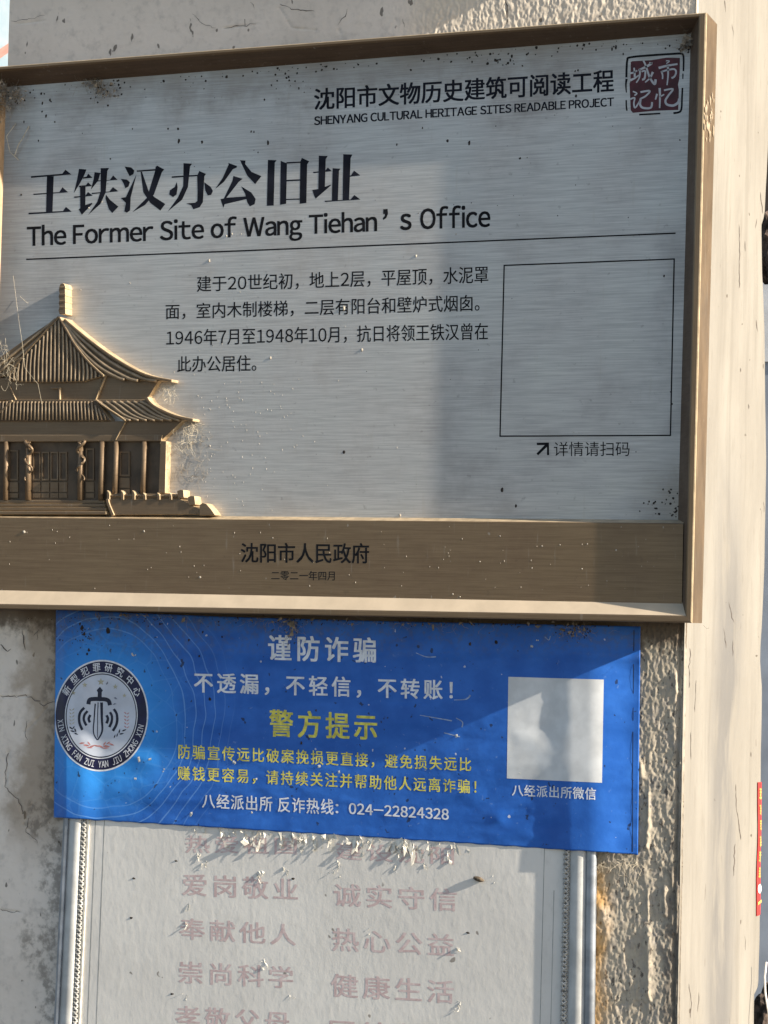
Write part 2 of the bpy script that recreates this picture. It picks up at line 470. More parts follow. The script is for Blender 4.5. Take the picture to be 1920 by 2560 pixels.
# chipped hollows in the lower right strip
chip = fbm(Xg / 0.028, Zg / 0.05, 41, 3)
lowr = right * sstep(1.5, 1.44, Zg)
h -= lowr * sstep(0.64, 0.69, chip) * 0.0007
lump = fbm(Xg / 0.02, Zg / 0.03, 47, 3)
edge = sstep(-0.685, -0.655, Xg + 0.02*(chip-0.5)) * sstep(1.5, 1.40, Zg)
h += edge * (lump - 0.5) * 0.0009 + edge * fine * 0.0008
# corner: rounded edge with a crack just before it
h -= 0.0030 * np.exp(-((Xg + 0.6555 + 0.004*(chip-0.5)) / 0.0016)**2) * sstep(1.55, 1.45, Zg)
h -= 0.003 * sstep(PX1 - 0.003, PX1, Xg)
def seg_dist(X, Z, pts):
    d = np.full(X.shape, 1e9)
    for (x0, z0), (x1, z1) in zip(pts[:-1], pts[1:]):
        L = (x1-x0)**2 + (z1-z0)**2
        t = np.clip(((X-x0)*(x1-x0) + (Z-z0)*(z1-z0)) / L, 0, 1)
        d = np.minimum(d, np.hypot(X - x0 - t*(x1-x0), Z - z0 - t*(z1-z0)))
    return d
def pw(px, py): p = U(px, py, YW); return (p[0], p[2])
jit = 0.0022 * (fbm(Xg / 0.02, Zg / 0.02, 71, 3) - 0.5)
for pts, w, hh in (
    ([(1622,1985),(1621,2060),(1617,2118)], 0.0020, 0.0042),
    ([(1619,2225),(1621,2300)], 0.0016, 0.0030),
    ([(1620,2325),(1622,2400),(1621,2480)], 0.0042, 0.0050),
    ([(1622,2480),(1624,2500)], 0.0018, 0.003),
    ([(1647,2230),(1650,2268)], 0.0016, 0.003),
    ([(1662,2225),(1663,2285)], 0.0022, 0.0045),
    ([(1683,2190),(1690,2240),(1686,2330)], 0.003, 0.005),
    ([(1688,1690),(1694,1730)], 0.003, 0.004),
    ([(1600,1905),(1604,1940)], 0.003, 0.004)):
    d = seg_dist(Xg, Zg, [pw(*p) for p in pts]) + jit
    h += 0.55 * hh * np.exp(-(d / w)**2)
# lumpy mortar beside the rail
d = seg_dist(Xg, Zg, [pw(1500, 2260), pw(1512, 2300), pw(1506, 2320)])
h += 0.006 * np.exp(-(d / 0.010)**2) * fbm(Xg/0.006, Zg/0.006, 77, 3)
# hairline cracks on the smooth left part
for pts in ([(0,1742),(70,1740),(110,1762),(160,1738)], [(20,1880),(14,1965),(45,2000),(60,2040)], [(60,1560),(64,1620)],
            [(700,20),(730,70),(790,75)], [(560,70),(640,60)], [(100,2100),(60,2060),(80,2010)], [(0,2275),(50,2280)],
            [(840,60),(860,100)], [(1262,0),(1270,60)], [(40,60),(110,52)], [(140,1740),(100,1790),(60,1830)]):
    d = seg_dist(Xg, Zg, [pw(*p) for p in pts]) + 0.004*np.abs(fbm(Xg/0.012, Zg/0.012, 83, 3)-0.5)
    h -= 0.0016 * np.exp(-(d / 0.0011)**2)
Yg = YW - h
nx, nz = len(xs), len(zs)
verts = np.stack([Xg, Yg, Zg], -1).reshape(-1, 3)
ii = np.arange(nx * nz).reshape(nz, nx)
quads = np.stack([ii[:-1,:-1], ii[:-1,1:], ii[1:,1:], ii[1:,:-1]], -1).reshape(-1, 4)
me = bpy.data.meshes.new("plaster_face")
me.vertices.add(len(verts)); me.vertices.foreach_set('co', verts.ravel())
me.loops.add(quads.size); me.loops.foreach_set('vertex_index', quads.ravel().astype(np.int32))
me.polygons.add(len(quads)); me.polygons.foreach_set('loop_start', np.arange(0, quads.size, 4, dtype=np.int32))
me.update(calc_edges=True)
me.polygons.foreach_set('use_smooth', [True]*len(quads))
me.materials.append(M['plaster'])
o = bpy.data.objects.new("plaster_face", me); COL.objects.link(o)
o.parent = pillar; o.matrix_parent_inverse = pillar.matrix_basis.inverted()

# painted side: undulating sheet from the front corner to the wavy rear edge
nzs, nys = 420, 60
zz = np.linspace(0.985, 2.235, nzs)
def side_x(y, z):
    yb = float(np.interp(z, ROWS[:,0], ROWS[:,1])); t = (y - YW)/(yb - YW)
    wob = 0.007*(fbm(np.array(y*9), np.array(z*6), 101, 3) - 0.5) * min(1, t*5)
    return PX1 + float(wob) - 0.006 * max(0, (t - 0.975) / 0.025)**2 - 0.0015*max(0, 1 - t*30)
vv, ff = [], []
for i, z in enumerate(zz):
    yb = float(np.interp(z, ROWS[:,0], ROWS[:,1]))
    for j in range(nys):
        t = j / (nys - 1)
        yy = YW + 0.0 + (yb - YW) * t
        x = side_x(yy, z)
        vv.append((x, yy + 0.0012*(float(vnoise(np.array(z*160), np.array(3.0), 5)) - .5)*(1 if j == 0 else 0), z))
for i in range(nzs - 1):
    for j in range(nys - 1):
        a = i*nys + j
        ff.append((a, a+1, a+nys+1, a+nys))
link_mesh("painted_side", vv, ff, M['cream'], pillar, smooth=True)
b = MB()
b.box(PX0 + 0.002, PX1 - 0.034, YW + 0.012, YW + 0.24, 0.001, 2.235)     # core
b.box(PX0, PX1, YW + 0.0015, YW + 0.25, 0.0, 0.99)                        # foot below the picture
b.build("masonry_core", M['plaster'], pillar)
b = MB()
b.box(PX0 - 0.03, PX1, YW - 0.054, YW + 0.30, 2.2385, ZT)  # unseen ledge, added to cast the diagonal shadow at the wall top
o = b.build("added_shadow_ledge", M['plaster'], pillar)
md = o.modifiers.new("bevel", 'BEVEL'); md.width = 0.004; md.segments = 2

crack_m = simple_mat("crack_shadow", (0.12, 0.10, 0.085), 0.95, var=0.4, scale=200)
def crack(pts, w, seed):
    rc = random.Random(seed)
    q = []
    for (x0, y0), (x1, y1) in zip(pts[:-1], pts[1:]):
        n = max(2, int(math.hypot(x1-x0, y1-y0)/7))
        for i in range(n):
            t = i/n; q.append((x0 + (x1-x0)*t + rc.gauss(0, 1.8), y0 + (y1-y0)*t + rc.gauss(0, 1.8)))
    q.append(pts[-1])
    v, f = [], []
    for i, p in enumerate(q):
        a = q[max(0, i-1)]; b_ = q[min(len(q)-1, i+1)]
        tx, ty = b_[0]-a[0], b_[1]-a[1]; L_ = math.hypot(tx, ty) + 1e-6
        k = w*rc.uniform(0.35, 1.2)*(0.4 if i in (0, len(q)-1) else 1)/2
        for sg in (1, -1):
            p3 = U(p[0] - ty/L_*k*sg, p[1] + tx/L_*k*sg, YW)
            ix = int(np.clip(np.searchsorted(xs, p3[0]), 1, nx-1)); iz = int(np.clip(np.searchsorted(zs, p3[2]), 1, nz-1))
            v.append((p3[0], float(Yg[iz-1:iz+1, ix-1:ix+1].min()) - 0.00025, p3[2]))
    for i in range(len(q) - 1): f.append((2*i, 2*i+1, 2*i+3, 2*i+2))
    link_mesh("hairline_crack", v, f, crack_m, pillar)
for k, (pts, w) in enumerate((([(0,1742),(70,1740),(110,1762),(160,1750)], 1.8), ([(20,1880),(12,1965),(45,2000),(62,2045)], 1.8), ([(52,1575),(60,1600),(64,1625)], 2.2),
        ([(700,8),(728,22),(760,28),(785,27)], 1.8), ([(560,70),(600,64),(640,60)], 1.4), ([(96,2110),(66,2080),(72,2045)], 1.6), ([(0,2275),(50,2280)], 1.4),
        ([(845,62),(862,40),(868,22)], 1.8), ([(480,30),(500,55),(540,70)], 1.2), ([(30,52),(80,48),(112,38)], 1.2), ([(1264,0),(1268,25),(1266,60)], 3.0), ([(628,4),(636,22)], 1.4),
        ([(86,1590),(98,1570),(92,1600)], 1.6), ([(0,1610),(20,1630),(28,1622)], 3.0), ([(70,1800),(64,1830),(70,1850)], 1.4), ([(612,48),(613,64)], 3.0))):
    crack(pts, w, k)

def side_crack(pts, w, seed):
    rc = random.Random(seed); q = []
    for (x0, y0), (x1, y1) in zip(pts[:-1], pts[1:]):
        n = max(2, int(abs(y1-y0)/9))
        for i in range(n): t = i/n; q.append((x0 + (x1-x0)*t + rc.gauss(0, .7), y0 + (y1-y0)*t))
    q.append(pts[-1]); v, f = [], []
    for i, p in enumerate(q):
        k = w*rc.uniform(0.4, 1.2)*(0.3 if i in (0, len(q)-1) else 1)/2
        for sg in (-1, 1):
            r_ = UX(p[0] + k*sg, p[1], PX1); v.append((side_x(r_[1], r_[2]) + 0.0004, r_[1], r_[2]))
    for i in range(len(q) - 1): f.append((2*i, 2*i+1, 2*i+3, 2*i+2))
    link_mesh("hairline_crack", v, f, crack_m, pillar)
for k, (pts, w) in enumerate((([(1811,0),(1814,30)], 2.0), ([(1846,560),(1848,720)], 1.8), ([(1860,603),(1861,628)], 2.2), ([(1848,318),(1850,345)], 2.2), ([(1904,480),(1909,535)], 1.8), ([(1893,545),(1889,570)], 1.6),
        ([(1887,800),(1892,830)], 1.6), ([(1860,835),(1880,870),(1895,890)], 1.4), ([(1853,920),(1853,930)], 2.4), ([(1905,1255),(1907,1280)], 2.0), ([(1871,1010),(1872,1022)], 2.4), ([(1885,1380),(1888,1400)], 1.6),
        ([(1818,1505),(1827,1545),(1832,1558)], 1.8), ([(1806,1570),(1811,1620)], 1.6), ([(1828,1600),(1827,1640)], 1.4), ([(1871,1802),(1872,1812)], 3.0), ([(1875,1880),(1876,1892)], 3.0), ([(1840,1960),(1842,2010),(1853,2100)], 1.8),
        ([(1841,2110),(1837,2190)], 2.4), ([(1863,2190),(1868,2195),(1865,2206)], 1.6), ([(1740,1700),(1738,1780)], 1.6), ([(1724,1620),(1722,1720)], 2.0), ([(1727,1830),(1729,1900)], 1.6), ([(1722,2080),(1720,2150)], 1.6),
        ([(1722,2460),(1728,2500),(1726,2545)], 2.0), ([(1748,2480),(1744,2530)], 1.4), ([(1863,2340),(1864,2375)], 1.6), ([(1900,20),(1903,70)], 2.2), ([(1828,60),(1832,90)], 1.6), ([(1757,250),(1760,275)], 1.4))):
    if k % 4 != 3: side_crack(pts, w*0.7, k + 50)

# ------------------------------------------------------------------ heritage plaque
D, DS = 0.030, 0.0105
plaque = thing("heritage_plaque", "brushed steel heritage plaque in a deep bronze tray frame, with a palace relief", "plaque", (-1.04, 0.03, 1.49))
def W3(px, py, Y): return np.array(U(px, py, Y))
def extrap(p, q, X):                        # line through p,q evaluated at X
    t = (X - p[0]) / (q[0] - p[0]); return p + (q - p) * t
pl_t = W3(13, 300, D); XLp = pl_t[0]
XLl, XLo = XLp - 0.020, XLp - 0.028
oTR, oBR = W3(1766.5, 31, 0), W3(1729.5, 1557.5, 0)
oTL = extrap(W3(0, 166, 0), oTR, XLo); oBL = extrap(W3(0, 1522, 0), oBR, XLo)
lTR, lBR = W3(1748, 41, 0), W3(1715, 1540, 0)
lTL = extrap(W3(0, 174, 0), lTR, XLl); lBL = extrap(W3(0, 1511, 0), lBR, XLl)
pTR = W3(1727, 84, D); pTL = extrap(W3(0, 219, D), pTR, XLp)
pR2 = W3(1695, 1301, D)
sBL0, sBR0 = W3(0, 1476, DS), W3(1690, 1509, DS)
kz = D / DS
pBRz = lBR[2] + (sBR0[2] - lBR[2]) * kz; pBLz = lBL[2] + (sBL0[2] - lBL[2]) * kz
pBR = pTR + (pR2 - pTR) * ((pBRz - pTR[2]) / (pR2[2] - pTR[2])); pBL = np.array([XLp - 0.001, D, pBLz])
bTR, bBR = W3(1793, 61, 0.0425), W3(1755, 1558, 0.0425)
bTL = np.array([XLo - 0.002, 0.0425, oTL[2] - 0.002]); bBL = np.array([XLo - 0.002, 0.0425, oBL[2]])
loops = [[bTL, bTR, bBR, bBL], [oTL, oTR, oBR, oBL], [lTL, lTR, lBR, lBL], [pTL, pTR, pBR, pBL]]
def frame_side(k, mat):
    k2 = (k + 1) % 4
    L = loops; ns = 40
    b = MB()
    # profile with small rounded shoulders at the lip
    prof = []
    for i in range(3):
        prof.append((L[i][k], L[i][k2]))
    def mixp(a, c, t): return (a[0] + (c[0]-a[0])*t, a[1] + (c[1]-a[1])*t)
    B, O, I, P_ = [(L[i][k], L[i][k2]) for i in range(4)]
    pr = [B, mixp(O, B, 0.05), mixp(mixp(O, B, 0.015), mixp(O, I, 0.06), 0.5), mixp(O, I, 0.22),
          mixp(O, I, 0.86), mixp(mixp(O, I, 0.97), mixp(I, P_, 0.03), 0.5), mixp(I, P_, 0.10), mixp(I, P_, 0.6), P_]
    vsx = []
    for q in pr:
        for s in range(ns + 1):
            vsx.append(q[0] + (q[1] - q[0]) * (s / ns))
    fs = []
    for i in range(len(pr) - 1):
        for s in range(ns):
            a = i*(ns+1) + s
            fs.append((a, a+1, a+ns+2, a+ns+1))
    b.add(vsx, fs)
    o = b.build("frame_rail", [mat, M['dusty'], M['grime'], M['edge']], plaque, smooth=False)  # 'dusty' is painted sun on the bottom bevel, 'grime' painted shade plus grime
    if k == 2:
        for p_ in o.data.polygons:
            if p_.index >= 5*ns: p_.material_index = 1  # bottom bevel: sunlight put into the colour
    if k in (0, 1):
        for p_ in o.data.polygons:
            if p_.index >= 6*ns: p_.material_index = 2  # top and right bevels: shade put into the colour, plus grime
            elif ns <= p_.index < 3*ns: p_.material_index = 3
    return o
for k, mt in enumerate(('bronze', 'bronze_v', 'bronze', 'bronze_v')):
    frame_side(k, M[mt])
back = MB()
back.box(XLp - 0.02, pTR[0] + 0.012, D, 0.0415, pBL[2] - 0.02, pTL[2] + 0.012)
back.build("steel_plate", M['steel'], plaque)
# lower bronze strip with a chamfered top
sTL, sTR = W3(0, 1294, DS), W3(1692, 1308.5, DS)
cTL, cTR = W3(0, 1286, D - 0.004), W3(1692, 1300, D - 0.004)
XS0, XS1 = XLp - 0.012, W3(1692, 1400, DS)[0] + 0.006
def atX(a, c, X): return extrap(a, c, X)
def nvec(p, Y): q = np.array(p); q[1] = Y; return q
A = [atX(cTL, cTR, XS0), atX(cTL, cTR, XS1)]; Bp = [atX(sTL, sTR, XS0), atX(sTL, sTR, XS1)]
Cp = [atX(sBL0, sBR0, XS0), atX(sBL0, sBR0, XS1)]
ns = 30
rowsv = []
lines = [(nvec(A[0], D+0.001), nvec(A[1], D+0.001)), (A[0], A[1]),
         (Bp[0] + np.array([0, .0006, .0003]), Bp[1] + np.array([0, .0006, .0003])), (Bp[0] + np.array([0, 0, -.0006]), Bp[1] + np.array([0, 0, -.0006])),
         (Cp[0], Cp[1]), (nvec(Cp[0], D+.001), nvec(Cp[1], D+.001))]
b = MB()
for p, q in lines:
    for s in range(ns + 1): rowsv.append(p + (q - p) * s / ns)
fs = []
for i in range(len(lines) - 1):
    for s in range(ns):
        a = i*(ns+1) + s; fs.append((a, a+1, a+ns+2, a+ns+1))
b.add(rowsv, fs)
o = b.build("bronze_strip", [M['bronze'], M['edge']], plaque)
for p_ in o.data.polygons:
    if p_.index < 2*ns: p_.material_index = 1  # chamfer coloured paler as if sunlit

# ------------------------------------------------------------------ flat shapes and lettering laid on a surface
def const(Y): return lambda px, py: Y
def sheet_polys(name, polys, surf, off, mat, parent, conv=lambda p: p):
    v, f = [], []
    for P_ in polys:
        n = len(v)
        for p in P_:
            px, py = conv(p)
            v.append(U(px, py, surf(px, py) - off))
        f.append(tuple(range(n, n + len(P_))))
    return link_mesh(name, v, f, mat, parent)
def stroke_poly(pts, w, wend=None):
    """brush stroke polyline -> list of quads (px units)"""
    out = []
    pts = [np.array(p, float) for p in pts]
    L = []; R = []
    n = len(pts)
    for i, p in enumerate(pts):
        t = pts[min(n-1, i+1)] - pts[max(0, i-1)]
        t = t / (np.linalg.norm(t) + 1e-9)
        nn = np.array([-t[1], t[0]])
        k = w if wend is None else w + (wend - w) * i / (n - 1)
        L.append(p + nn*k/2); R.append(p - nn*k/2)
    L[0] = L[0]; 
    return [tuple(map(tuple, L + R[::-1]))]
def smooth_line(pts, n=6):
    pts = [np.array(p, float) for p in pts]
    if len(pts) < 3: return pts
    out = []
    for i in range(len(pts) - 1):
        p0 = pts[max(0, i-1)]; p1 = pts[i]; p2 = pts[i+1]; p3 = pts[min(len(pts)-1, i+2)]
        for k in range(n):
            t = k / n
            out.append(0.5*((2*p1) + (-p0+p2)*t + (2*p0-5*p1+4*p2-p3)*t*t + (-p0+3*p1-3*p2+p3)*t**3))
    out.append(pts[-1]); return out
def ribbon(name, lines, surf, off, mat, parent, conv=lambda p: p):
    """lines: (pts, w0, w1) in local px -> quad strips"""
    v, f = [], []
    for pts, w0, w1 in lines:
        q = smooth_line(pts, 5); n0 = len(v); n = len(q)
        for i, p in enumerate(q):
            t = q[min(n-1, i+1)] - q[max(0, i-1)]
            t = t / (np.linalg.norm(t) + 1e-9); nn = np.array([-t[1], t[0]])
            k = (w0 + (w1 - w0) * i / (n - 1)) / 2
            for s in (1, -1):
                px, py = conv(tuple(p + nn*k*s))
                v.append(U(px, py, surf(px, py) - off))
        for i in range(n - 1):
            f.append((n0+2*i, n0+2*i+1, n0+2*i+3, n0+2*i+2))
    return link_mesh(name, v, f, mat, parent)

_fc = bpy.data.curves.new("lettering_source", 'FONT')
_fo = bpy.data.objects.new("lettering_source", _fc)
COL.objects.link(_fo)
_gc = {}
def one_glyph(ch, res=3):
    """outline of one character (full-width form for plain letters, so all writing shares one face)"""
    if ch not in _gc:
        k = chr(ord(ch) + 0xFEE0) if 33 <= ord(ch) <= 126 else ch
        _fc.body = k; _fc.size = 1.0; _fc.resolution_u = res
        bpy.context.view_layer.update()
        dg = bpy.context.evaluated_depsgraph_get()
        me = bpy.data.meshes.new_from_object(_fo.evaluated_get(dg))
        v = np.array([tuple(q.co) for q in me.vertices])[:, :2]; f = [tuple(p.vertices) for p in me.polygons]
        bpy.data.meshes.remove(me)
        _gc[ch] = (v, f)
    return _gc[ch]
def glyphs(s, bold=0.0, sp=1.0, res=3, lat=0.052, squash=1.0):
    """writing laid out on one line; bold thickens the strokes by stacking shifted copies. returns xy, layer, faces"""
    V, F, Ly, pen = [], [], [], 0.0
    d = bold
    shifts = [(0, 0)] if d <= 0 else [(0, 0), (d, d*.6), (-d, -d*.6), (d, -d*.6), (-d, d*.6)]
    for ch in s:
        if ch == ' ': pen += 0.27*squash; continue
        v, f = one_glyph(ch)
        asc = 33 <= ord(ch) <= 126
        if asc:
            x0, x1 = v[:, 0].min(), v[:, 0].max(); q = v.copy(); q[:, 0] = (q[:, 0] - x0)*squash + pen + lat; adv = (x1 - x0)*squash + 2*lat
        else:
            q = v.copy(); q[:, 0] += pen; adv = sp
        for k, (a, b_) in enumerate(shifts):
            n = sum(len(z) for z in V)
            V.append(q + np.array([a, b_])); Ly += [k]*len(q); F += [tuple(i + n for i in p) for p in f]
        pen += adv
    return np.concatenate(V), Ly, F
CAP = one_glyph("H")[0][:, 1].max(); CAP0 = one_glyph("H")[0][:, 1].min()
def fine_glyphs(v, ly, f, L=0.13):
    bm = bmesh.new()
    vs_ = [bm.verts.new((p[0], p[1], k)) for p, k in zip(v, ly)]
    for p in f:
        try: bm.faces.new([vs_[i] for i in p])
        except ValueError: pass
    bmesh.ops.triangulate(bm, faces=bm.faces)
    for it in range(4):
        es = [e for e in bm.edges if e.calc_length() > L]
        if not es: break
        bmesh.ops.subdivide_edges(bm, edges=es, cuts=1)
        bmesh.ops.triangulate(bm, faces=[q for q in bm.faces if len(q.verts) > 3])
    bm.verts.index_update()
    out = [(q.co.x, q.co.y) for q in bm.verts], [q.co.z for q in bm.verts], [tuple(w.index for w in q.verts) for q in bm.faces]
    bm.free(); return np.array(out[0]), out[1], out[2]
def text(parent, s, quad, surf, off, mat, bold=0.0, sp=1.0, latin=False, name="lettering", yr=None, warp=None, lat=0.052, squash=1.0):
    """quad: TL, TR, BR, BL in photo pixels"""
    v, ly, f = glyphs(s, bold, sp, lat=lat, squash=squash)
    if surf is YB1: v, ly, f = fine_glyphs(v, ly, f)
    x0, x1 = v[:, 0].min(), v[:, 0].max()
    y0, y1 = yr if yr else ((CAP0, CAP) if latin else (-0.075, 0.835))
    TL, TR, BR, BL = [np.array(q, float) for q in quad]
    out = []
    for (x, y), k in zip(v, ly):
        a = (x - x0) / (x1 - x0); t = (y - y0) / (y1 - y0)
        p = (TL*(1-a) + TR*a)*t + (BL*(1-a) + BR*a)*(1-t)
        if warp: p = warp(p, a, t)
        out.append(U(p[0], p[1], surf(p[0], p[1]) - off - 0.000008*k))
    return link_mesh(name, out, f, mat, parent)

YB1 = None
SP = const(D); SB = const(DS)
E1 = 0.00008
text(plaque, "沈阳市文物历史建筑可阅读工程", [(785,222),(1535,173),(1535,228.5),(785,275)], SP, E1, M['navy_fill'], bold=0.021, yr=(-0.08, 0.845))
text(plaque, "SHENYANG CULTURAL HERITAGE SITES READABLE PROJECT", [(785,292),(1535,244),(1535,264.5),(785,312.5)], SP, E1, M['navy_fill'], bold=0.030, latin=True, lat=0.04)
text(plaque, "The Former Site of Wang Tiehan", [(67,568),(943,531),(943,577),(67,614.5)], SP, E1, M['black'], bold=0.022, latin=True, lat=0.036)
text(plaque, "s", [(1000,536),(1029,534),(1029,573.5),(1000,575)], SP, E1, M['black'], bold=0.028, yr=(one_glyph("s")[0][:,1].min(), one_glyph("s")[0][:,1].max()))
text(plaque, "Office", [(1050,523),(1226,516),(1226,566),(1050,572.5)], SP, E1, M['black'], bold=0.022, latin=True, lat=0.036)
sheet_polys("apostrophe", [[(958,523),(969,522),(970,534),(966,545),(958,550),(957,545),(962,540),(962,535),(958,535)]], SP, E1, M['black'], plaque)
text(plaque, "建于20世纪初，地上2层，平屋顶，水泥罩", [(492,691),(1221,665),(1221,706.5),(492,729.5)], SP, E1, M['black'], bold=0.007)
text(plaque, "面，室内木制楼梯，二层有阳台和壁炉式烟囱。", [(414,760.5),(1199,736.5),(1199,777),(414,798)], SP, E1, M['black'], bold=0.007)
text(plaque, "1946年7月至1948年10月，抗日将领王铁汉曾在", [(415.5,825),(1220,807.5),(1220,848.5),(415.5,864.5)], SP, E1, M['black'], bold=0.007)
text(plaque, "此办公居住。", [(443,891.5),(641,887.5),(641,927.5),(443,930)], SP, E1, M['black'], bold=0.007)
text(plaque, "详情请扫码", [(1384.5,1105),(1574,1104),(1574,1140),(1384.5,1140.5)], SP, E1, M['black'], bold=-0.003)
text(plaque, "沈阳市人民政府", [(602,1358),(923,1359),(923,1408),(602,1405.5)], SB, E1, M['black'], bold=0.016)
text(plaque, "二零二一年四月", [(678,1427),(837,1428),(837,1451),(678,1450)], SB, E1, M['black'], bold=0.004)
cA = lambda p: (60 + p[0]/3.77, 380 + p[1]/3.77)
cB = lambda p: (480 + p[0]/3.77, 370 + p[1]/3.77)
TA = [[(65,228),(360,205),(390,166),(448,212),(66,244)], [(88,393),(333,378),(362,332),(417,380),(90,405)],
 [(42,572),(367,556),(395,517),(450,562),(44,588)], [(216,230),(280,228),(268,572),(207,575)],
 [(518,158),(588,165),(583,180),(560,235),(530,290),(470,388),(500,260)], [(560,238),(590,232),(605,203),(645,243),(555,252)],
 [(515,318),(585,312),(603,285),(640,320),(520,332)], [(470,420),(580,410),(603,376),(648,412),(475,432)],
 [(528,325),(580,325),(578,500),(640,478),(645,488),(545,592),(515,540),(530,530)],
 [(665,190),(725,198),(715,215),(700,270),(630,355),(655,260)], [(690,268),(810,262),(840,220),(882,262),(690,278)],
 [(638,385),(805,372),(838,330),(890,370),(640,397)], [(722,152),(802,150),(785,180),(770,380),(720,490),(605,592),(690,470),(722,370)],
 [(772,400),(810,450),(890,515),(832,575),(800,540),(768,440)],
 [(948,137),(1010,145),(1040,175),(1030,210),(995,228),(975,190)], [(912,252),(970,260),(998,285),(985,325),(955,342),(940,300)],
 [(1060,210),(1005,430),(1000,550),(970,572),(945,560),(960,480),(912,432),(960,425)],
 [(1062,174),(1245,160),(1245,175),(1064,187)], [(1240,140),(1255,128),(1322,165),(1300,190),(1225,400),(1140,500),(1020,568),(1160,430),(1190,330),(1235,180)],
 [(1098,186),(1112,186),(1175,370),(1230,425),(1332,490),(1285,552),(1190,480),(1125,380)],
 [(1392,229),(1645,213),(1645,228),(1392,244)], [(1503,105),(1585,110),(1565,135),(1545,330),(1490,450),(1355,560),(1450,430),(1500,320)],
 [(1440,282),(1448,330),(1438,400),(1405,425),(1368,400),(1375,360),(1420,330)]]
TB = [[(48,262),(68,216),(132,244),(116,268),(103,510),(72,558),(12,578),(-8,540),(-55,522),(30,515),(50,500),(52,400)],
 [(115,322),(175,365),(197,405),(180,442),(148,447),(125,400)],
 [(342,140),(425,170),(420,185),(385,200),(300,320),(220,385),(290,280),(345,155)],
 [(452,115),(505,118),(500,150),(560,225),(655,265),(595,340),(520,260),(475,165)],
 [(390,263),(478,290),(440,320),(325,468),(515,455),(520,480),(308,530),(295,565),(268,482),(300,475),(380,310)],
 [(462,360),(560,420),(600,480),(590,530),(545,550),(520,510),(500,430)],
 [(715,112),(798,115),(780,140),(770,542),(705,545)], [(835,120),(895,145),(887,525),(830,535)],
 [(1020,130),(1035,93),(1105,125),(1085,155),(1078,518),(1015,525)],
 [(890,133),(1022,128),(1022,140),(890,148)], [(890,300),(1020,295),(1020,308),(890,314)], [(885,480),(1018,475),(1018,486),(885,490)],
 [(1195,72),(1280,75),(1260,105),(1252,375),(1190,390)], [(1140,225),(1255,215),(1280,183),(1318,218),(1145,238)],
 [(1133,395),(1200,385),(1308,345),(1310,352),(1165,478),(1150,450)], [(1325,190),(1400,195),(1385,215),(1375,492),(1318,495)],
 [(1425,58),(1512,62),(1495,95),(1480,490),(1420,492)], [(1485,262),(1500,255),(1527,213),(1587,258),(1490,270)],
 [(1250,497),(1495,485),(1530,443),(1587,485),(1252,508)]]
polysT = [[cA(p) for p in P_] for P_ in TA] + [[cB(p) for p in P_] for P_ in TB]
for i, P_ in enumerate(polysT):             # tiny depth steps so crossing strokes never share a plane
    pass
def title_mesh():
    v, f = [], []
    for i, P_ in enumerate(polysT):
        n = len(v); off = E1 + 0.00001 * (i % 9)
        v += [U(px, py, D - off) for px, py in P_]
        f.append(tuple(range(n, n + len(P_))))
    return link_mesh("title_lettering", v, f, M['navy_fill'], plaque)
title_mesh()
ribbon("rule_line", [([(65.5,648.4),(877,616),(1689,583)], 3.6, 3.6)], SP, E1, M['black'], plaque)
ribbon("code_border", [([(1261,663.5),(1686,647.5)], 3.4, 3.4), ([(1685.5,646),(1676,1090)], 3.4, 3.4), ([(1249,1090.5),(1677,1088.5)], 3.4, 3.4), ([(1260.5,662),(1250,1092)], 3.4, 3.4)],
       lambda px, py: D - 0.00002*(int(px+py) % 3), E1, M['black'], plaque)
cQ = lambda p: (1220 + p[0]/3.19, 1060 + p[1]/3.19)
sheet_polys("arrow_mark", [[(388,150),(486,148),(488,248),(470,248),(470,182),(400,250),(386,236),(452,168),(390,168)]], SP, E1, M['black'], plaque, cQ)

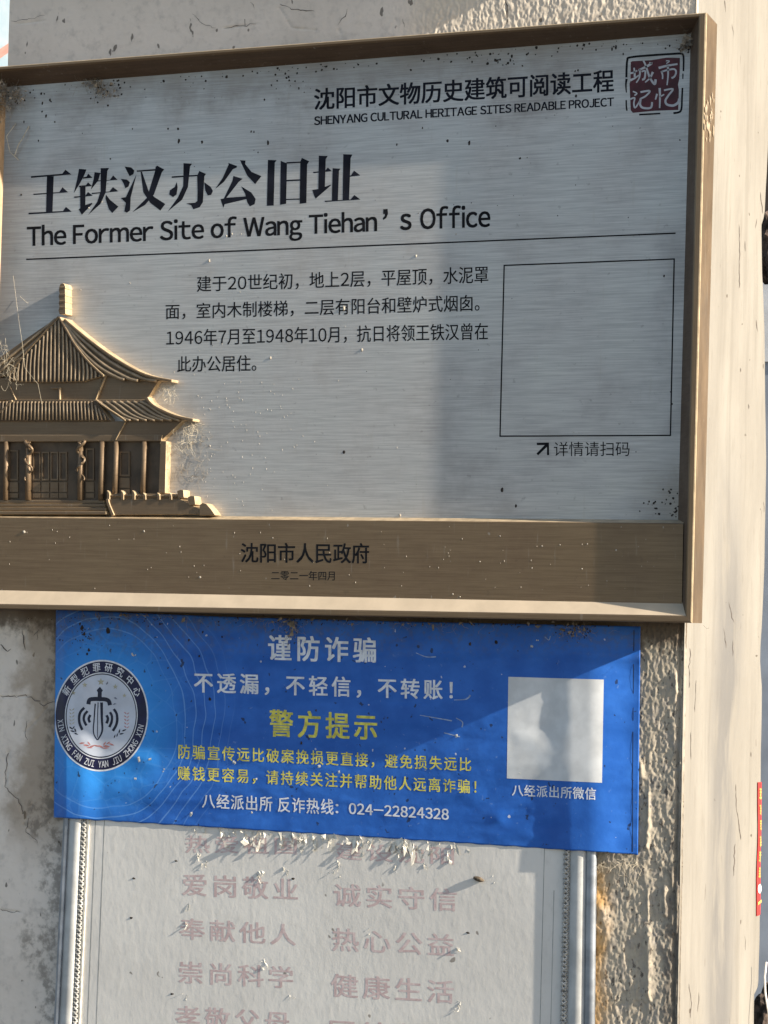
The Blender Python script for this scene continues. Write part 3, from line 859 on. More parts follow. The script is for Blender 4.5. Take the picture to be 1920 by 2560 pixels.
# seal
cS = lambda p: (1540 + p[0]/8.295, 120 + p[1]/8.295)
seal = sheet_polys("seal", [[(305,290),(340,272),(560,262),(720,255),(1040,200),(1325,205),(1322,480),(1312,640),(1285,760),(1305,870),(1290,1285),(820,1300),(350,1345),(305,1290),(280,740),(300,690)]], SP, E1, M['seal_red'], plaque, cS)
ribbon("seal_border", [([(215,610),(220,420),(235,250),(290,195),(700,152),(1330,112)], 44, 44), ([(1330,115),(1385,130),(1400,190),(1402,320),(1398,480)], 44, 34),
    ([(220,640),(205,760),(215,925)], 50, 20), ([(212,1080),(214,1200),(226,1300)], 30, 34), ([(480,1382),(920,1358)], 36, 32), ([(1388,530),(1385,640)], 26, 22),
    ([(1378,825),(1368,1050),(1360,1240),(1320,1325),(1190,1352)], 34, 44)], SP, E1*1.4, M['black'], seal, cS)
ribbon("seal_lettering", [
    ([(375,410),(385,500),(390,600)], 30, 44), ([(290,525),(360,510),(440,468)], 40, 30), ([(300,668),(390,625),(480,560)], 50, 24),
    ([(478,440),(497,500),(482,620),(420,720)], 44, 26), ([(478,452),(600,400),(745,318)], 40, 50), ([(530,490),(605,478),(592,630),(540,655)], 34, 44),
    ([(568,262),(610,350),(650,470),(705,620),(800,750),(822,650)], 34, 50), ([(765,498),(705,620),(605,712)], 50, 24), ([(690,300),(755,322)], 26, 40),
    ([(1035,265),(1108,272),(1045,322)], 22, 22), ([(885,415),(1060,368),(1275,332)], 52, 36), ([(1075,370),(1080,560),(1058,770)], 44, 24),
    ([(942,480),(965,560),(965,645)], 40, 26), ([(945,492),(1060,458),(1205,438),(1245,500),(1212,590),(1150,625)], 34, 40),
    ([(350,900),(432,940),(382,985)], 28, 30), ([(295,1062),(385,1035),(370,1150),(398,1240),(492,1100)], 34, 30), ([(508,915),(700,890),(610,1000),(498,1055)], 40, 34),
    ([(512,1050),(500,1170),(560,1240),(720,1238),(748,1120)], 46, 40), ([(905,830),(912,1000),(905,1245)], 50, 30), ([(852,950),(818,1070)], 40, 30), ([(908,1015),(1000,962)], 34, 26),
    ([(995,878),(1180,850),(1090,980),(1025,1090),(1060,1172),(1190,1192),(1290,1130),(1315,1050)], 34, 56)],
    lambda px, py: D, E1 + 0.00008, M['seal_light'], seal, cS)

# ------------------------------------------------------------------ palace relief (cast bronze, stands about 1.5 cm proud of the plate)
relief = thing("palace_relief", None, None, (0, 0, 0))
relief.parent = plaque; relief.matrix_parent_inverse = plaque.matrix_basis.inverted(); relief.location = (0, 0, 0)
cR = lambda p: (p[0]/2.37, 640 + p[1]/2.37)
def slab(name, pts, Yf, parent=relief, Yb=D + 0.001, mat=None, cham=0.0):
    bm = bmesh.new()
    fr = [bm.verts.new(U(*cR(p), Yf)) for p in pts]
    face = bm.faces.new(fr)
    res = bmesh.ops.extrude_face_region(bm, geom=[face])
    for e in res['geom']:
        if isinstance(e, bmesh.types.BMVert): e.co.y = Yb
    bmesh.ops.recalc_face_normals(bm, faces=bm.faces)
    me = bpy.data.meshes.new(name); bm.to_mesh(me); bm.free()
    o = bpy.data.objects.new(name, me); COL.objects.link(o); me.materials.append(mat or M['relief']); me.materials.append(M['edge'])
    for p_ in me.polygons:
        if abs(p_.normal.y) < 0.5: p_.material_index = 1  # side faces get the brass brightened to look sunlit
    o.parent = parent; o.matrix_parent_inverse = parent.matrix_basis.inverted() if parent is not relief else plaque.matrix_basis.inverted()
    if parent is relief: o.matrix_parent_inverse.identity(); 
    md = o.modifiers.new("bevel", 'BEVEL'); md.width = cham or 0.0006; md.segments = 2; md.limit_method = 'ANGLE'; md.angle_limit = math.radians(50)
    return o
def ribs(name, lines, Y, r, n=8):
    b = MB()
    for pts in lines:
        q = smooth_line(pts, 4)
        b.tube([U(*cR(tuple(p)), Y) for p in q], r, n)
    o = b.build(name, M['tile'], None, smooth=True)
    o.parent = relief
    return o
YR = 0.0185
# upper roof
slab("roof_field", mat=M["groove_shade"], Yf=YR, pts=[(345,362),(250,470),(150,580),(50,700),(50,738),(140,745),(320,748),(500,742),(605,712),(520,625),(440,525),(390,440)])
tri_l = lambda x: np.interp(x, [50,150,250,345], [700,580,470,362])
tri_r = lambda x: np.interp(x, [345,390,440,520,605], [362,440,525,625,712])
bot_u = lambda x: np.interp(x, [50,140,320,500,605], [738,745,748,742,712])
L = []
for k in range(23):
    x = 60 + k*24.2
    top = max(tri_l(x), tri_r(x)) if 50 < x < 605 else 740
    if bot_u(x) - top > 8: L.append([(x + (345-x)*0.10*(bot_u(x)-top)/380, top + 6), (x, (top + bot_u(x))/2), (x - 2, bot_u(x))])
ribs("roof_tiles", L, YR - 0.0008, 0.00125)
slab("roof_field", [(375,372),(420,400),(540,500),(700,615),(860,695),(1015,738),(935,742),(740,735),(618,706),(530,630),(450,530),(395,430)], YR + 0.001)
ribs("roof_tiles", [[(385,385),(500,505),(660,630),(840,722),(930,738)], [(385,395),(480,520),(620,645),(760,722),(820,738)],
                    [(385,400),(465,535),(580,650),(690,715),(740,732)]], YR - 0.0008, 0.0021)
slab("roof_field", [(340,362),(170,478),(0,600),(-30,620),(-30,730),(0,716),(52,700),(150,580),(250,470)], YR + 0.002)
ribs("roof_tiles", [[(330,375),(180,500),(-20,660)], [(335,380),(210,510),(-20,700)]], YR + 0.0015, 0.0018)
# ridges
def ridge(pts, w, Yf, name="roof_ridge"):
    q = smooth_line(pts, 5); n = len(q); Lf, Rt = [], []
    for i, p in enumerate(q):
        t = q[min(n-1, i+1)] - q[max(0, i-1)]; t = t/(np.linalg.norm(t)+1e-9); nn = np.array([-t[1], t[0]])
        Lf.append(tuple(p + nn*w/2)); Rt.append(tuple(p - nn*w/2))
    slab(name, Lf + Rt[::-1], Yf, cham=0.0012)
ridge([(378,375),(420,412),(540,510),(700,622),(860,705),(1018,740)], 18, YR - 0.0035)
ridge([(348,362),(392,440),(445,530),(525,630),(612,712)], 15, YR - 0.0035)
ridge([(345,358),(250,462),(150,572),(45,705)], 13, YR - 0.0018)
slab("roof_finial", [(352,178),(357,165),(370,160),(382,166),(386,180),(388,345),(352,345),(345,322),(352,300),(346,280),(352,262),(346,240),(352,222),(347,200),(352,185)], YR - 0.003)
for yy in (188, 232, 270, 305):
    slab("finial_ring", [(350,yy-8),(387,yy-9),(388,yy+5),(350,yy+6)], YR - 0.0036)
# upper wall under the eave
YU = 0.0215
slab("upper_wall", [(25,722),(615,704),(562,855),(92,855)], YU)
slab("upper_wall", [(628,700),(940,738),(868,855),(563,855)], YU + 0.0008)
slab("upper_wall", [(-30,720),(28,724),(90,855),(-30,858)], YU + 0.0008)
slab("name_board", [(298,778),(355,778),(355,850),(345,850),(345,786),(298,786)], YU - 0.003)
ridge([(622,706),(563,852)], 8, YU - 0.003, "wall_corner")
ridge([(50,765),(92,852)], 7, YU - 0.002, "wall_corner")
# lower roof
YL = 0.0180
slab("lower_roof_field", mat=M["groove_shade"], Yf=YL, pts=[(-30,868),(85,852),(563,852),(655,975),(-30,978)])
L = [[(x + (300-x)*0.03, 862), (x, 972)] for x in np.arange(-10, 640, 21.6) if x < 560]
L += [[(565,885),(582,972)], [(585,905),(605,972)], [(612,930),(628,972)]]
ribs("roof_tiles", L, YL - 0.0008, 0.00115)
slab("lower_roof_field", [(563,850),(868,850),(925,895),(1035,945),(1142,970),(1060,976),(740,976),(690,938),(620,895)], YL + 0.0006)
ribs("roof_tiles", [[(585 + 41*k, 862), (622 + 43*k, 885), (690 + 46*k, 940), (775 + 48*k, 974)] for k in range(7)], YL - 0.0006, 0.0015)
ridge([(866,838),(885,868),(930,902),(1035,948),(1143,972)], 17, YL - 0.0035, "lower_roof_ridge")
ridge([(563,852),(620,895),(690,940),(740,976)], 13, YL - 0.0032, "lower_roof_ridge")
ridge([(70,855),(20,905),(-20,935)], 12, YL - 0.002, "lower_roof_ridge")
# beam under the lower eave
YB_ = 0.0205
slab("eave_beam", [(-30,978),(742,978),(682,1092),(-30,1098)], YB_)
slab("eave_beam", [(742,976),(1082,974),(955,1095),(682,1092)], YB_ + 0.0006)
ridge([(741,978),(682,1090)], 7, YB_ - 0.002, "wall_corner")
slab("eave_beam", [(-30,1060),(960,1060),(955,1096),(-30,1100)], YB_ - 0.001)
# hall behind the columns
YH = 0.0250
slab("hall_wall", [(-30,1095),(950,1095),(945,1448),(-30,1448)], YH, mat=M['groove_shade'])
for x, y0, x2, y1, w in ((38,1100,34,1445,13), (607,1100,598,1445,16), (690,1100,680,1410,14), (857,1100,848,1410,15)):
    b = MB(); b.tube([U(*cR((x, y0)), YH - 0.0038), U(*cR(((x+x2)/2, (y0+y1)/2)), YH - 0.0038), U(*cR((x2, y1)), YH - 0.0038)], w/2.37*0.00045*0.75 + 0.001, 10)
    o = b.build("column", M['relief'], None, smooth=True); o.parent = relief
slab("corner_column", [(950,1096),(985,1096),(978,1405),(938,1405)], 0.0185)
def dragon_column(x, flip):
    b = MB()
    b.tube([U(*cR((x, 1100)), YH - 0.0025), U(*cR((x - 3, 1445)), YH - 0.0025)], 0.0035, 12)
    pts = []
    for k in range(30):
        t = k/29; a = t*4.2*math.pi
        pts.append((np.array(U(*cR((x + flip*math.cos(a)*22 - 2*t, 1095 + t*235)), YH - 0.006 - 0.0018*math.sin(a)))))
    b.tube(pts, 0.0017, 7, lambda t: 1.2 - 0.7*t)
    for k in range(5):
        p = pts[3 + 5*k]; b.tube([p, p + np.array([flip*0.004*(1 if k % 2 else -1), -0.002, 0.003])], 0.0009, 5)
    o = b.build("dragon_column", M['relief'], None, smooth=True); o.parent = relief
dragon_column(170, -1); dragon_column(480, 1)
def door(x0, x1, y0, y1, n):
    b = MB()
    def bar(a, c, d, e, Yf):
        p = [U(*cR(q), Yf) for q in ((a, d), (c, d), (c, e), (a, e))]
        b.add(p + [(q[0], YH + 0.0002, q[2]) for q in p], [(0,1,2,3),(0,4,5,1),(1,5,6,2),(2,6,7,3),(3,7,4,0)])
    w = (x1 - x0) / n
    for k in range(n):
        a = x0 + k*w + 3
        for (q0, q1) in ((a, a + 7), (a + w - 14, a + w - 7)): bar(q0, q1, y0, y1 - 110, YH - 0.0014)
        bar(a, a + w - 7, y0, y0 + 8, YH - 0.0016); bar(a, a + w - 7, y1 - 120, y1 - 110, YH - 0.0016)
        bar(a, a + w - 7, y1 - 100, y1 - 42, YH - 0.0010); bar(a, a + w - 7, y1 - 34, y1 - 8, YH - 0.0010)
    o = b.build("lattice_door", M['relief'], None); o.parent = relief
door(190, 400, 1160, 1440, 4); door(705, 772, 1158, 1415, 1); door(505, 560, 1140, 1440, 1); door(48, 110, 1150, 1440, 1)
# platform, steps and balustrade
for k in range(4):
    y = 1446 + k*22
    slab("stone_step", [(-30,y),(612 + 5*k,y),(614 + 5*k,y+19),(-30,y+19)], 0.0215 - 0.0023*k)
slab("platform_wall", [(628,1442),(1052,1442),(1178,1532),(655,1535)], 0.0165)
ridge([(634,1440),(640,1470),(668,1538)], 17, 0.0145, "stair_string")
def baluster(x, y, h=58, w=17):
    slab("baluster_post", [(x,y-h),(x+w*0.7,y-h+10),(x+w,y-h+22),(x+w,y),(x,y)], 0.0150)
for x in (632, 715, 782): baluster(x, 1445)
for x in (846, 930, 1000): baluster(x, 1445, 44)
slab("balustrade_panel", [(648,1408),(1048,1410),(1048,1442),(648,1442)], 0.0185)
slab("balustrade_rail", [(640,1416),(1048,1418),(1048,1426),(640,1424)], 0.0160)
for P_ in ([(1048,1392),(1068,1384),(1086,1386),(1090,1432),(1056,1436)], [(1112,1428),(1132,1420),(1152,1422),(1158,1474),(1118,1478)],
           [(1182,1475),(1200,1462),(1222,1468),(1250,1500),(1275,1536),(1180,1536)]):
    slab("baluster_post", P_, 0.0150)
slab("stair_rail", [(1050,1430),(1110,1462),(1182,1500),(1182,1536),(1110,1490),(1050,1448)], 0.0165)

# ------------------------------------------------------------------ dirt, droppings on the plaque
def blob(b, c, rx, rz, ry, seed):
    rnd = random.Random(seed); n = 9; ring = []
    vs_ = [(c[0], c[1] - ry, c[2])]
    for r_, yy in ((0.6, 0.7), (1.0, 0.0)):
        for k in range(n):
            a = 2*math.pi*k/n; q = r_*rnd.uniform(0.7, 1.25)
            vs_.append((c[0] + rx*q*math.cos(a), c[1] - ry*yy + 0.0001, c[2] + rz*q*math.sin(a)))
    fs = [(0, 1+k, 1+(k+1) % n) for k in range(n)] + [(1+k, 1+n+k, 1+n+(k+1) % n, 1+(k+1) % n) for k in range(n)]
    b.add(vs_, fs)
b = MB(); rr = random.Random(5)
specks = [(103,234),(125,250),(128,254),(106,258),(105,279),(137,305),(60,305),(96,352),(420,322),(445,322),(447,353),(505,355),(628,329),(670,357),(276,397),(331,322),
          (645,381),(747,221),(661,249),(635,330),(115,290),(53,487),(510,222),(1119,352),(1173,357),(992,362),(1056,320),(1300,396),(1438,178),(1440,240),(1660,690),(1700,350),
          (1540,118),(1558,135),(1445,176),(1238,150),(1245,156),(1276,150),(1280,140),(1270,158),(1180,155),(1530,122),(860,1130),(1290,1265),(1680,1010),(1255,1225)]
for px, py in specks:
    s = rr.uniform(0.5, 1.0)
    blob(b, U(px, py, D), 0.0017*s, 0.0019*s*rr.uniform(0.8, 1.6), 0.0005, rr.random())
for k in range(110):                         # grime under the top rail
    t = rr.random(); px = 20 + t*1690; yt = 219 - (219-84)*(px/1727)
    py = yt + 4 + abs(rr.gauss(0, 1))*14
    s = rr.uniform(0.15, 0.7)*(1.5 if rr.random() < 0.12 else 1)
    blob(b, U(px, py, D), 0.002*s, 0.002*s, 0.0007, rr.random())
for cx, cy, sp_, cnt in ((265,225,26,70), (30,250,18,60), (1722,118,12,45), (730,195,30,30), (1260,150,18,20), (1670,1255,30,60), (1690,1285,8,20)):
    for k in range(cnt//2):
        s = rr.uniform(0.15, 0.75)
        blob(b, U(cx + rr.gauss(0, sp_), cy + rr.gauss(0, sp_*0.55), D), 0.002*s, 0.002*s, 0.0009, rr.random())
for k in range(80):
    px = rr.uniform(20, 1690); py = rr.uniform(230, 1280) if rr.random() < .4 else rr.uniform(200, 560); s = rr.uniform(0.12, 0.35)
    blob(b, U(px, py, D), 0.002*s, 0.0025*s, 0.0005, rr.random())
tag(b.build("dirt_speck", M['dirt'], plaque), kind='stuff')
b = MB()
for px, py, s in ((523,652,1.2),(905,875,1.2),(676,895,1.2),(860,770,1.6),(600,730,.5),(1040,640,1.0),(1000,1288,1.2),(325,708,.6),(202,725,.6),(525,1115,.9),(495,990,.6),(555,860,.5),
                  (606,1000,.6),(255,505,.6),(222,520,.9),(566,590,.9),(580,585,.8),(603,585,.5),(1140,585,.7)):
    blob(b, U(px, py, D), 0.0012*s, 0.0017*s, 0.0009*s, px)
for px, py, s in ((60,1330,1.6),(360,1328,1.0),(500,1443,1.1),(682,1345,.6),(1132,1485,.7),(1150,1492,.6),(1540,1375,.8),(1400,1362,.6),(1250,1340,.6),(1355,1365,.6),(1330,1420,.5),(1468,1360,.6),(1455,1422,.6),(1200,1404,.6)):
    blob(b, U(px, py, DS), 0.0014*s, 0.0013*s, 0.0008*s, px)
for k in range(70):
    px = rr.uniform(20, 1640); py = rr.uniform(1310, 1480); s = rr.uniform(0.12, 0.3)
    blob(b, U(px, py, DS), 0.0010*s, 0.004*s, 0.0004, rr.random())
for k in range(160):
    px = rr.gauss(560, 130); py = rr.gauss(1120, 130)
    if px < 500 and py > 960: continue
    if px > 1600 or py > 1280 or py < 650: continue
    s = rr.uniform(0.12, 0.3); blob(b, U(px, py, D), 0.0009*s, 0.005*s, 0.0004, rr.random())
tag(b.build("pale_dropping", M['dirt_pale'], plaque), kind='stuff')
# peeled finish on the outer side of the frame
b = MB()
for k in range(26):
    py = rr.uniform(235, 352); t = rr.random()
    xa, xb = np.interp(py, [31, 1557], [1766.5, 1729.5]), np.interp(py, [61, 1557], [1793, 1755])
    p = np.array(U(xa, py, 0.0))*(1-t) + np.array(U(xb, py, 0.0425))*t
    s = rr.uniform(0.35, 1.1)
    b.add([p + np.array([0.0006, -0.002*s, 0.005*s]), p + np.array([0.0010, 0.003*s, 0.002*s]), p + np.array([0.0006, 0.002*s, -0.006*s]), p + np.array([0.0008, -0.002*s, -0.003*s])], [(0,1,2,3)])
tag(b.build("peeled_finish", M['peel'], plaque), kind='stuff')

# ------------------------------------------------------------------ notice board under the banner
YBD, YRL = 0.0370, 0.0320
notice = thing("notice_board", "weathered white civic notice board with faded red lettering and grey rails", "notice board", (-1.0, 0.04, 1.0))
LB = [(158.5,2043),(133,2600)]; RB = [(1493,2140),(1484,2600)]
def lin(pa, pb, py): t = (py - pa[1])/(pb[1] - pa[1]); return pa[0] + (pb[0]-pa[0])*t
Y0p, Y1p = 2028.0, 2760.0
def strip_px(name, prof, mat, smooth=True, ns=60):
    """prof: list of (x at row 2050, x at row 2560, depth)"""
    v, f = [], []
    for i in range(ns + 1):
        py = Y0p + (Y1p - Y0p)*i/ns
        for xa, xb, Y in prof:
            v.append(U(xa + (xb - xa)*(py - 2050)/510.0, py, Y))
    m_ = len(prof)
    for i in range(ns):
        for j in range(m_ - 1):
            a = i*m_ + j; f.append((a, a+1, a+m_+1, a+m_))
    return link_mesh(name, v, f, mat, notice, smooth)
# board panel: box following its slightly spread edges
v = []
for (px, py) in ((205,Y0p),(1430,Y0p),(1418,Y1p),(165,Y1p)): v.append(np.array(U(px, py, YBD)))
v += [q + np.array([0, 0.0065, 0]) for q in v]
link_mesh("panel", v, [(0,1,2,3),(0,4,5,1),(1,5,6,2),(2,6,7,3),(3,7,4,0)], M['board'], notice)
def arc(x0a, x0b, x1a, x1b, Ybase, Ytop, n=9):
    out = []
    for k in range(n):
        t = k/(n-1); s = math.sin(math.pi*t)**0.6
        out.append((x0a + (x1a-x0a)*t, x0b + (x1b-x0b)*t, Ybase + (Ytop-Ybase)*s))
    return out
strip_px("left_rail", arc(173,148,206,183, YBD - 0.001, YRL), M['rail'])
strip_px("left_edge", [(158.5,134.5,YW),(158.8,135,YBD - 0.001),(163,139,YRL + 0.001),(170,145,YRL + 0.0012),(173,148,YBD - 0.001)], M['rail_blue'], False)
strip_px("left_lip", [(217,194,YBD),(218,195,YBD - 0.0018),(223,199,YBD - 0.0018),(225,201,YBD)], M['flake'], False)
strip_px("right_rail", arc(1428,1419,1467,1461, YBD - 0.001, YRL), M['rail'])
strip_px("right_edge", [(1467,1461,YBD - 0.001),(1470,1463,YRL + 0.0012),(1480,1473,YRL + 0.0002),(1489,1483,YRL + 0.0012),(1493,1487,YBD),(1493.5,1487.5,YW)], M['rail_blue'], True)
def beads(xa, xb):
    b = MB()
    py = Y0p + 4
    k = 0
    while py < Y1p - 120:
        x = xa + (xb - xa)*(py - 2050)/510.0
        c = np.array(U(x, py, YBD - 0.0006))
        for s in (-1, 1):
            p0 = c + np.array([-0.0028, -0.0004, -0.0024*s - 0.0004]); p1 = c + np.array([0.0028, -0.0004, 0.0024*s - 0.0004]); mid = c + np.array([0, -0.0019, 0])
            b.tube([p0, (p0+mid)/2 + np.array([0, -0.0005, 0]), mid, (p1+mid)/2 + np.array([0, -0.0005, 0]), p1], 0.00115, 6)
        py += 12.2
    b.build("beaded_trim", M['bead'], notice, smooth=True)
beads(211.5, 188); beads(1419.5, 1409)
SBd = const(YBD)
for ln in (([(240,2030),(217,2600)], 1.8, 1.8), ([(262,2030),(239,2600)], 1.8, 1.8), ([(1363,2050),(1349,2600)], 1.6, 1.6), ([(1385,2226),(1376,2600)], 1.6, 1.6)):
    ribbon("printed_line", [ln], SBd, 0.00008, M['line_grey'], notice)
def lishu(p, a, t):                         # clerical script: flared right ends
    return p
for s, q in (("热爱祖国", [(463,2089),(742,2094),(742,2136),(463,2131)]), ("建设沈阳", [(839,2106),(1135,2118),(1135,2162),(839,2148)]),
             ("爱岗敬业", [(455,2184),(745,2198),(745,2251),(455,2238)]), ("诚实守信", [(834,2209),(1142,2223),(1142,2278),(834,2264)]),
             ("奉献他人", [(448,2295),(740,2312),(740,2364),(448,2347)]), ("热心公益", [(830,2320),(1135,2337),(1135,2391),(830,2376)]),
             ("崇尚科学", [(446,2403),(733,2418),(733,2471),(446,2457)]), ("健康生活", [(827,2434),(1135,2453),(1135,2509),(827,2491)]),
             ("孝敬父母", [(438,2514),(723,2530),(723,2586),(438,2568)]), ("团结友爱", [(824,2549),(1132,2568),(1132,2624),(824,2605)])):
    text(notice, s, q, SBd, 0.00009, M['faded'], bold=0.013, sp=1.12)
# torn white paper residue along the banner edge and scattered flakes
b = MB(); rf = random.Random(21)
def flake(px, py, s, Y=YBD, lift=None):
    c = np.array(U(px, py, Y)); s = s*1.25
    lift = lift if lift is not None else rf.uniform(0.0006, 0.0032)*s
    base = [c + np.array([rf.uniform(-1, 1)*0.004*s, 0.0002, rf.uniform(-1, 1)*0.004*s]) for k in range(2)]
    a0 = rf.uniform(-0.6, 0.6)
    p = [base[0], base[1]]
    tip = c + np.array([rf.uniform(0.0, 0.004)*s, -lift, -rf.uniform(0.002, 0.011)*s])
    tip2 = tip + np.array([rf.uniform(-0.004, 0.004)*s, rf.uniform(-0.001, 0.001), rf.uniform(-0.003, 0.003)*s])
    mid = (base[0] + tip)/2 + np.array([0.001*s, -lift*0.3, 0]); mid2 = (base[1] + tip2)/2 + np.array([0.0012*s, -lift*0.35, 0])
    b.add([p[0], p[1], mid2, mid], [(0,1,2,3)]); b.add([mid, mid2, tip2, tip], [(0,1,2,3)])
edge_y = lambda x: np.interp(x, [134, 960, 1594], [2043, 2095, 2136])
clus = [(475,4,.6),(520,5,.7),(560,6,.8),(592,9,1.1),(630,12,1.3),(660,6,1.0),(712,10,1.2),(740,12,1.2),(770,9,1.0),(805,9,1.0),(840,10,1.1),(885,12,1.3),(930,6,.8),(965,9,1.1),(1005,12,1.3),(1015,10,1.2),(1050,7,.9),(1090,5,.8),(1135,10,1.1)]
for x, n, s in clus:
    for k in range(int(n*0.75)):
        flake(x + rf.gauss(0, 14), edge_y(x) + abs(rf.gauss(0, 1))*13*s - 2, s*rf.uniform(0.5, 1.1))
for px, py, s in ((492,2134,.9),(505,2160,.8),(515,2165,.7),(650,2180,1.2),(645,2188,1.0),(655,2200,.6),(708,2178,.8),(715,2180,.7),(830,2175,.7),(850,2160,.8),(845,2165,.8),(852,2190,.5),(468,2265,.9),(466,2310,1.1),
                  (655,2412,1.3),(660,2402,.8),(730,2490,.6),(462,2490,.6),(1142,2375,1.1),(1148,2505,.7),(1143,2513,.7),(1137,2520,.8),(1062,2165,1.2),(993,2165,.8),(917,2330,.5),(1235,2200,.3)):
    for k in range(3): flake(px + rf.gauss(0, 4), py + rf.gauss(0, 4), s*0.5)
tag(b.build("torn_residue", M['flake'], notice), kind='stuff')
for px, py in ((440,2152),(733,2197),(334,2196),(328,2295),(1170,2332),(430,2485)):
    b = MB(); blob(b, U(px, py, YBD), 0.0022, 0.0012, 0.0008, px)
    b.build("dark_fleck", M['dirt'], notice)

# a dried cocoon stuck on the board
b = MB()
p0, p1 = np.array(U(1184, 2194, YBD - 0.0018)), np.array(U(1210, 2202, YBD - 0.0018))
b.tube([p0 + (p1-p0)*t for t in np.linspace(0, 1, 9)], 0.0026, 10, lambda t: max(0.15, math.sin(math.pi*min(1, t*0.9 + 0.08))**0.6))
o = b.build("dried_cocoon", simple_mat("dry_husk", (0.12, 0.09, 0.06), 0.8, var=0.8, scale=300), None, smooth=True)
tag(o, "small dark dried insect cocoon stuck to the white board beside the faded lettering", "cocoon")

# ------------------------------------------------------------------ blue banner
banner = thing("warning_banner", "blue vinyl anti-fraud banner with white and yellow lettering, stuck over the board", "banner", (-1.02, 0.036, 1.3))
EDL = lambda v: np.interp(v, [0, 1], [140, 134.5])
EDR = lambda v: np.interp(v, [0, 1], [1601, 1594.5])
def Ttop(x): return np.interp(x, [140, 540, 960, 1601], [1524, 1541, 1553, 1566])
def Bbot(x): return np.interp(x, [134, 540, 960, 1250, 1594], [2043.5, 2069, 2095, 2114, 2136.5])
_rw = np.random.RandomState(4)
DENTS = [(1245,2040,26,18,.0016),(1305,2032,20,16,-.0015),(1275,2048,22,14,-.0012),(360,1900,30,26,.0012),(1150,1845,40,40,-.0006),(1200,1900,50,50,.0005),(1235,1985,35,25,-.0008),(700,1650,120,14,.0008),(1000,1750,60,10,-.0008),(900,2080,60,20,.001),(620,2070,50,18,.001),(1080,1830,60,24,-.0007)]
def YBN(px, py):
    px = np.asarray(px, float); py = np.asarray(py, float)
    v = np.clip((py - Ttop(px)) / (Bbot(px) - Ttop(px)), 0, 1)
    a = 0.35 + 0.65*v
    rb = sstep(1335, 1432, px) ** 1.6 * 1.0
    right_drop = sstep(1470, 1600, px)
    lb = sstep(262, 196, px)
    left_drop = sstep(166, 138, px)
    y = 0.0360 - 0.0052*a*rb + 0.0098*right_drop*rb - 0.0052*a*lb + 0.0062*left_drop
    y = y + 0.0022*(fbm(px/190.0 + py/400.0, py/90.0, 201, 4) - 0.5)*2*(1 - 0.85*np.maximum(lb, rb*(1-right_drop)))
    for cx, cy, rx, ry, am in DENTS:
        y = y - am*np.exp(-((px-cx)/rx)**2 - ((py-cy)/ry)**2)
    # horizontal sag ripples near the top
    y = y - 0.0011*np.exp(-((py - 1615 - 0.02*px + 12*np.sin(px/170.0))/16.0)**2)*sstep(200, 400, px)
    # hold the lower edge a little off the board in places
    y = np.minimum(y, 0.0366 + 0.1*(right_drop > 0) + 0.1*(left_drop > 0))
    return y
YB1 = lambda px, py: float(YBN(px, py))
nu, nv = 500, 150
uu = np.linspace(0, 1, nu); vvv = np.linspace(0, 1, nv)
v, uvs = [], []
for j in vvv:
    for i in uu:
        px = EDL(j) + (EDR(j) - EDL(j))*i
        py = Ttop(px) + (Bbot(px) - Ttop(px))*j
        if j == 1: py += 1.6*math.sin(px/9.0)*float(vnoise(np.array(px/40.0), np.array(0.5), 3))
        v.append((px, py)); 
pxa = np.array([q[0] for q in v]); pya = np.array([q[1] for q in v]); Ya = YBN(pxa, pya)
pos = [U(px, py, Y) for px, py, Y in zip(pxa, pya, Ya)]
N = len(pos)
pos2 = [(p[0], p[1] + 0.0005, p[2]) for p in pos]
f = []
for j in range(nv - 1):
    for i in range(nu - 1):
        a = j*nu + i; f.append((a, a+1, a+nu+1, a+nu)); f.append((N+a+nu, N+a+nu+1, N+a+1, N+a))
for i in range(nu - 1):
    f.append((i, N+i, N+i+1, i+1)); a = (nv-1)*nu + i; f.append((a+1, N+a+1, N+a, a))
for j in range(nv - 1):
    a = j*nu; f.append((a+nu, N+a+nu, N+a, a)); a += nu - 1; f.append((a, N+a, N+a+nu, a+nu))
bs = link_mesh("vinyl_sheet", pos + pos2, f, M['banner'], banner, smooth=True)
uvl = bs.data.uv_layers.new(name="print")
vi = np.zeros(len(bs.data.loops), dtype=np.int32); bs.data.loops.foreach_get('vertex_index', vi)
vi = vi % N
uvl.data.foreach_set('uv', np.stack([pxa[vi]/1000.0, pya[vi]/1000.0], -1).ravel())
E2 = 0.00022
WI, YI = M['white_ink'], M['yellow_ink']
text(banner, "谨防诈骗", [(670,1588),(940,1595.5),(940,1656),(670,1650)], YB1, E2, WI, bold=0.022, sp=1.16)
text(banner, "不透漏，不轻信，不转账！", [(485,1681),(1132,1701),(1132,1749),(485,1730)], YB1, E2, WI, bold=0.020, sp=1.16)
text(banner, "警方提示", [(673,1774),(943,1787),(943,1849),(673,1840)], YB1, E2, YI, bold=0.022, sp=1.14)
text(banner, "防骗宣传远比破案挽损更直接，避免损失远比", [(446,1861),(1178,1894.5),(1178,1928),(446,1896)], YB1, E2, YI, bold=0.012, sp=1.12)
text(banner, "赚钱更容易，请持续关注并帮助他人远离诈骗！", [(444,1915),(1191,1950),(1191,1984),(444,1949.5)], YB1, E2, YI, bold=0.012, sp=1.12)
text(banner, "八经派出所 反诈热线", [(505,1984),(834,1998.5),(834,2036.5),(505,2019)], YB1, E2, WI, bold=0.014, sp=1.06)
text(banner, ":", [(839,2010),(846,2010.5),(846,2033),(839,2032.5)], YB1, E2, WI, bold=0.012, yr=(one_glyph(':')[0][:,1].min(), one_glyph(':')[0][:,1].max()))
text(banner, "024-22824328", [(872,2008),(1122,2023),(1122,2049),(872,2034)], YB1, E2, WI, bold=0.022, latin=True)
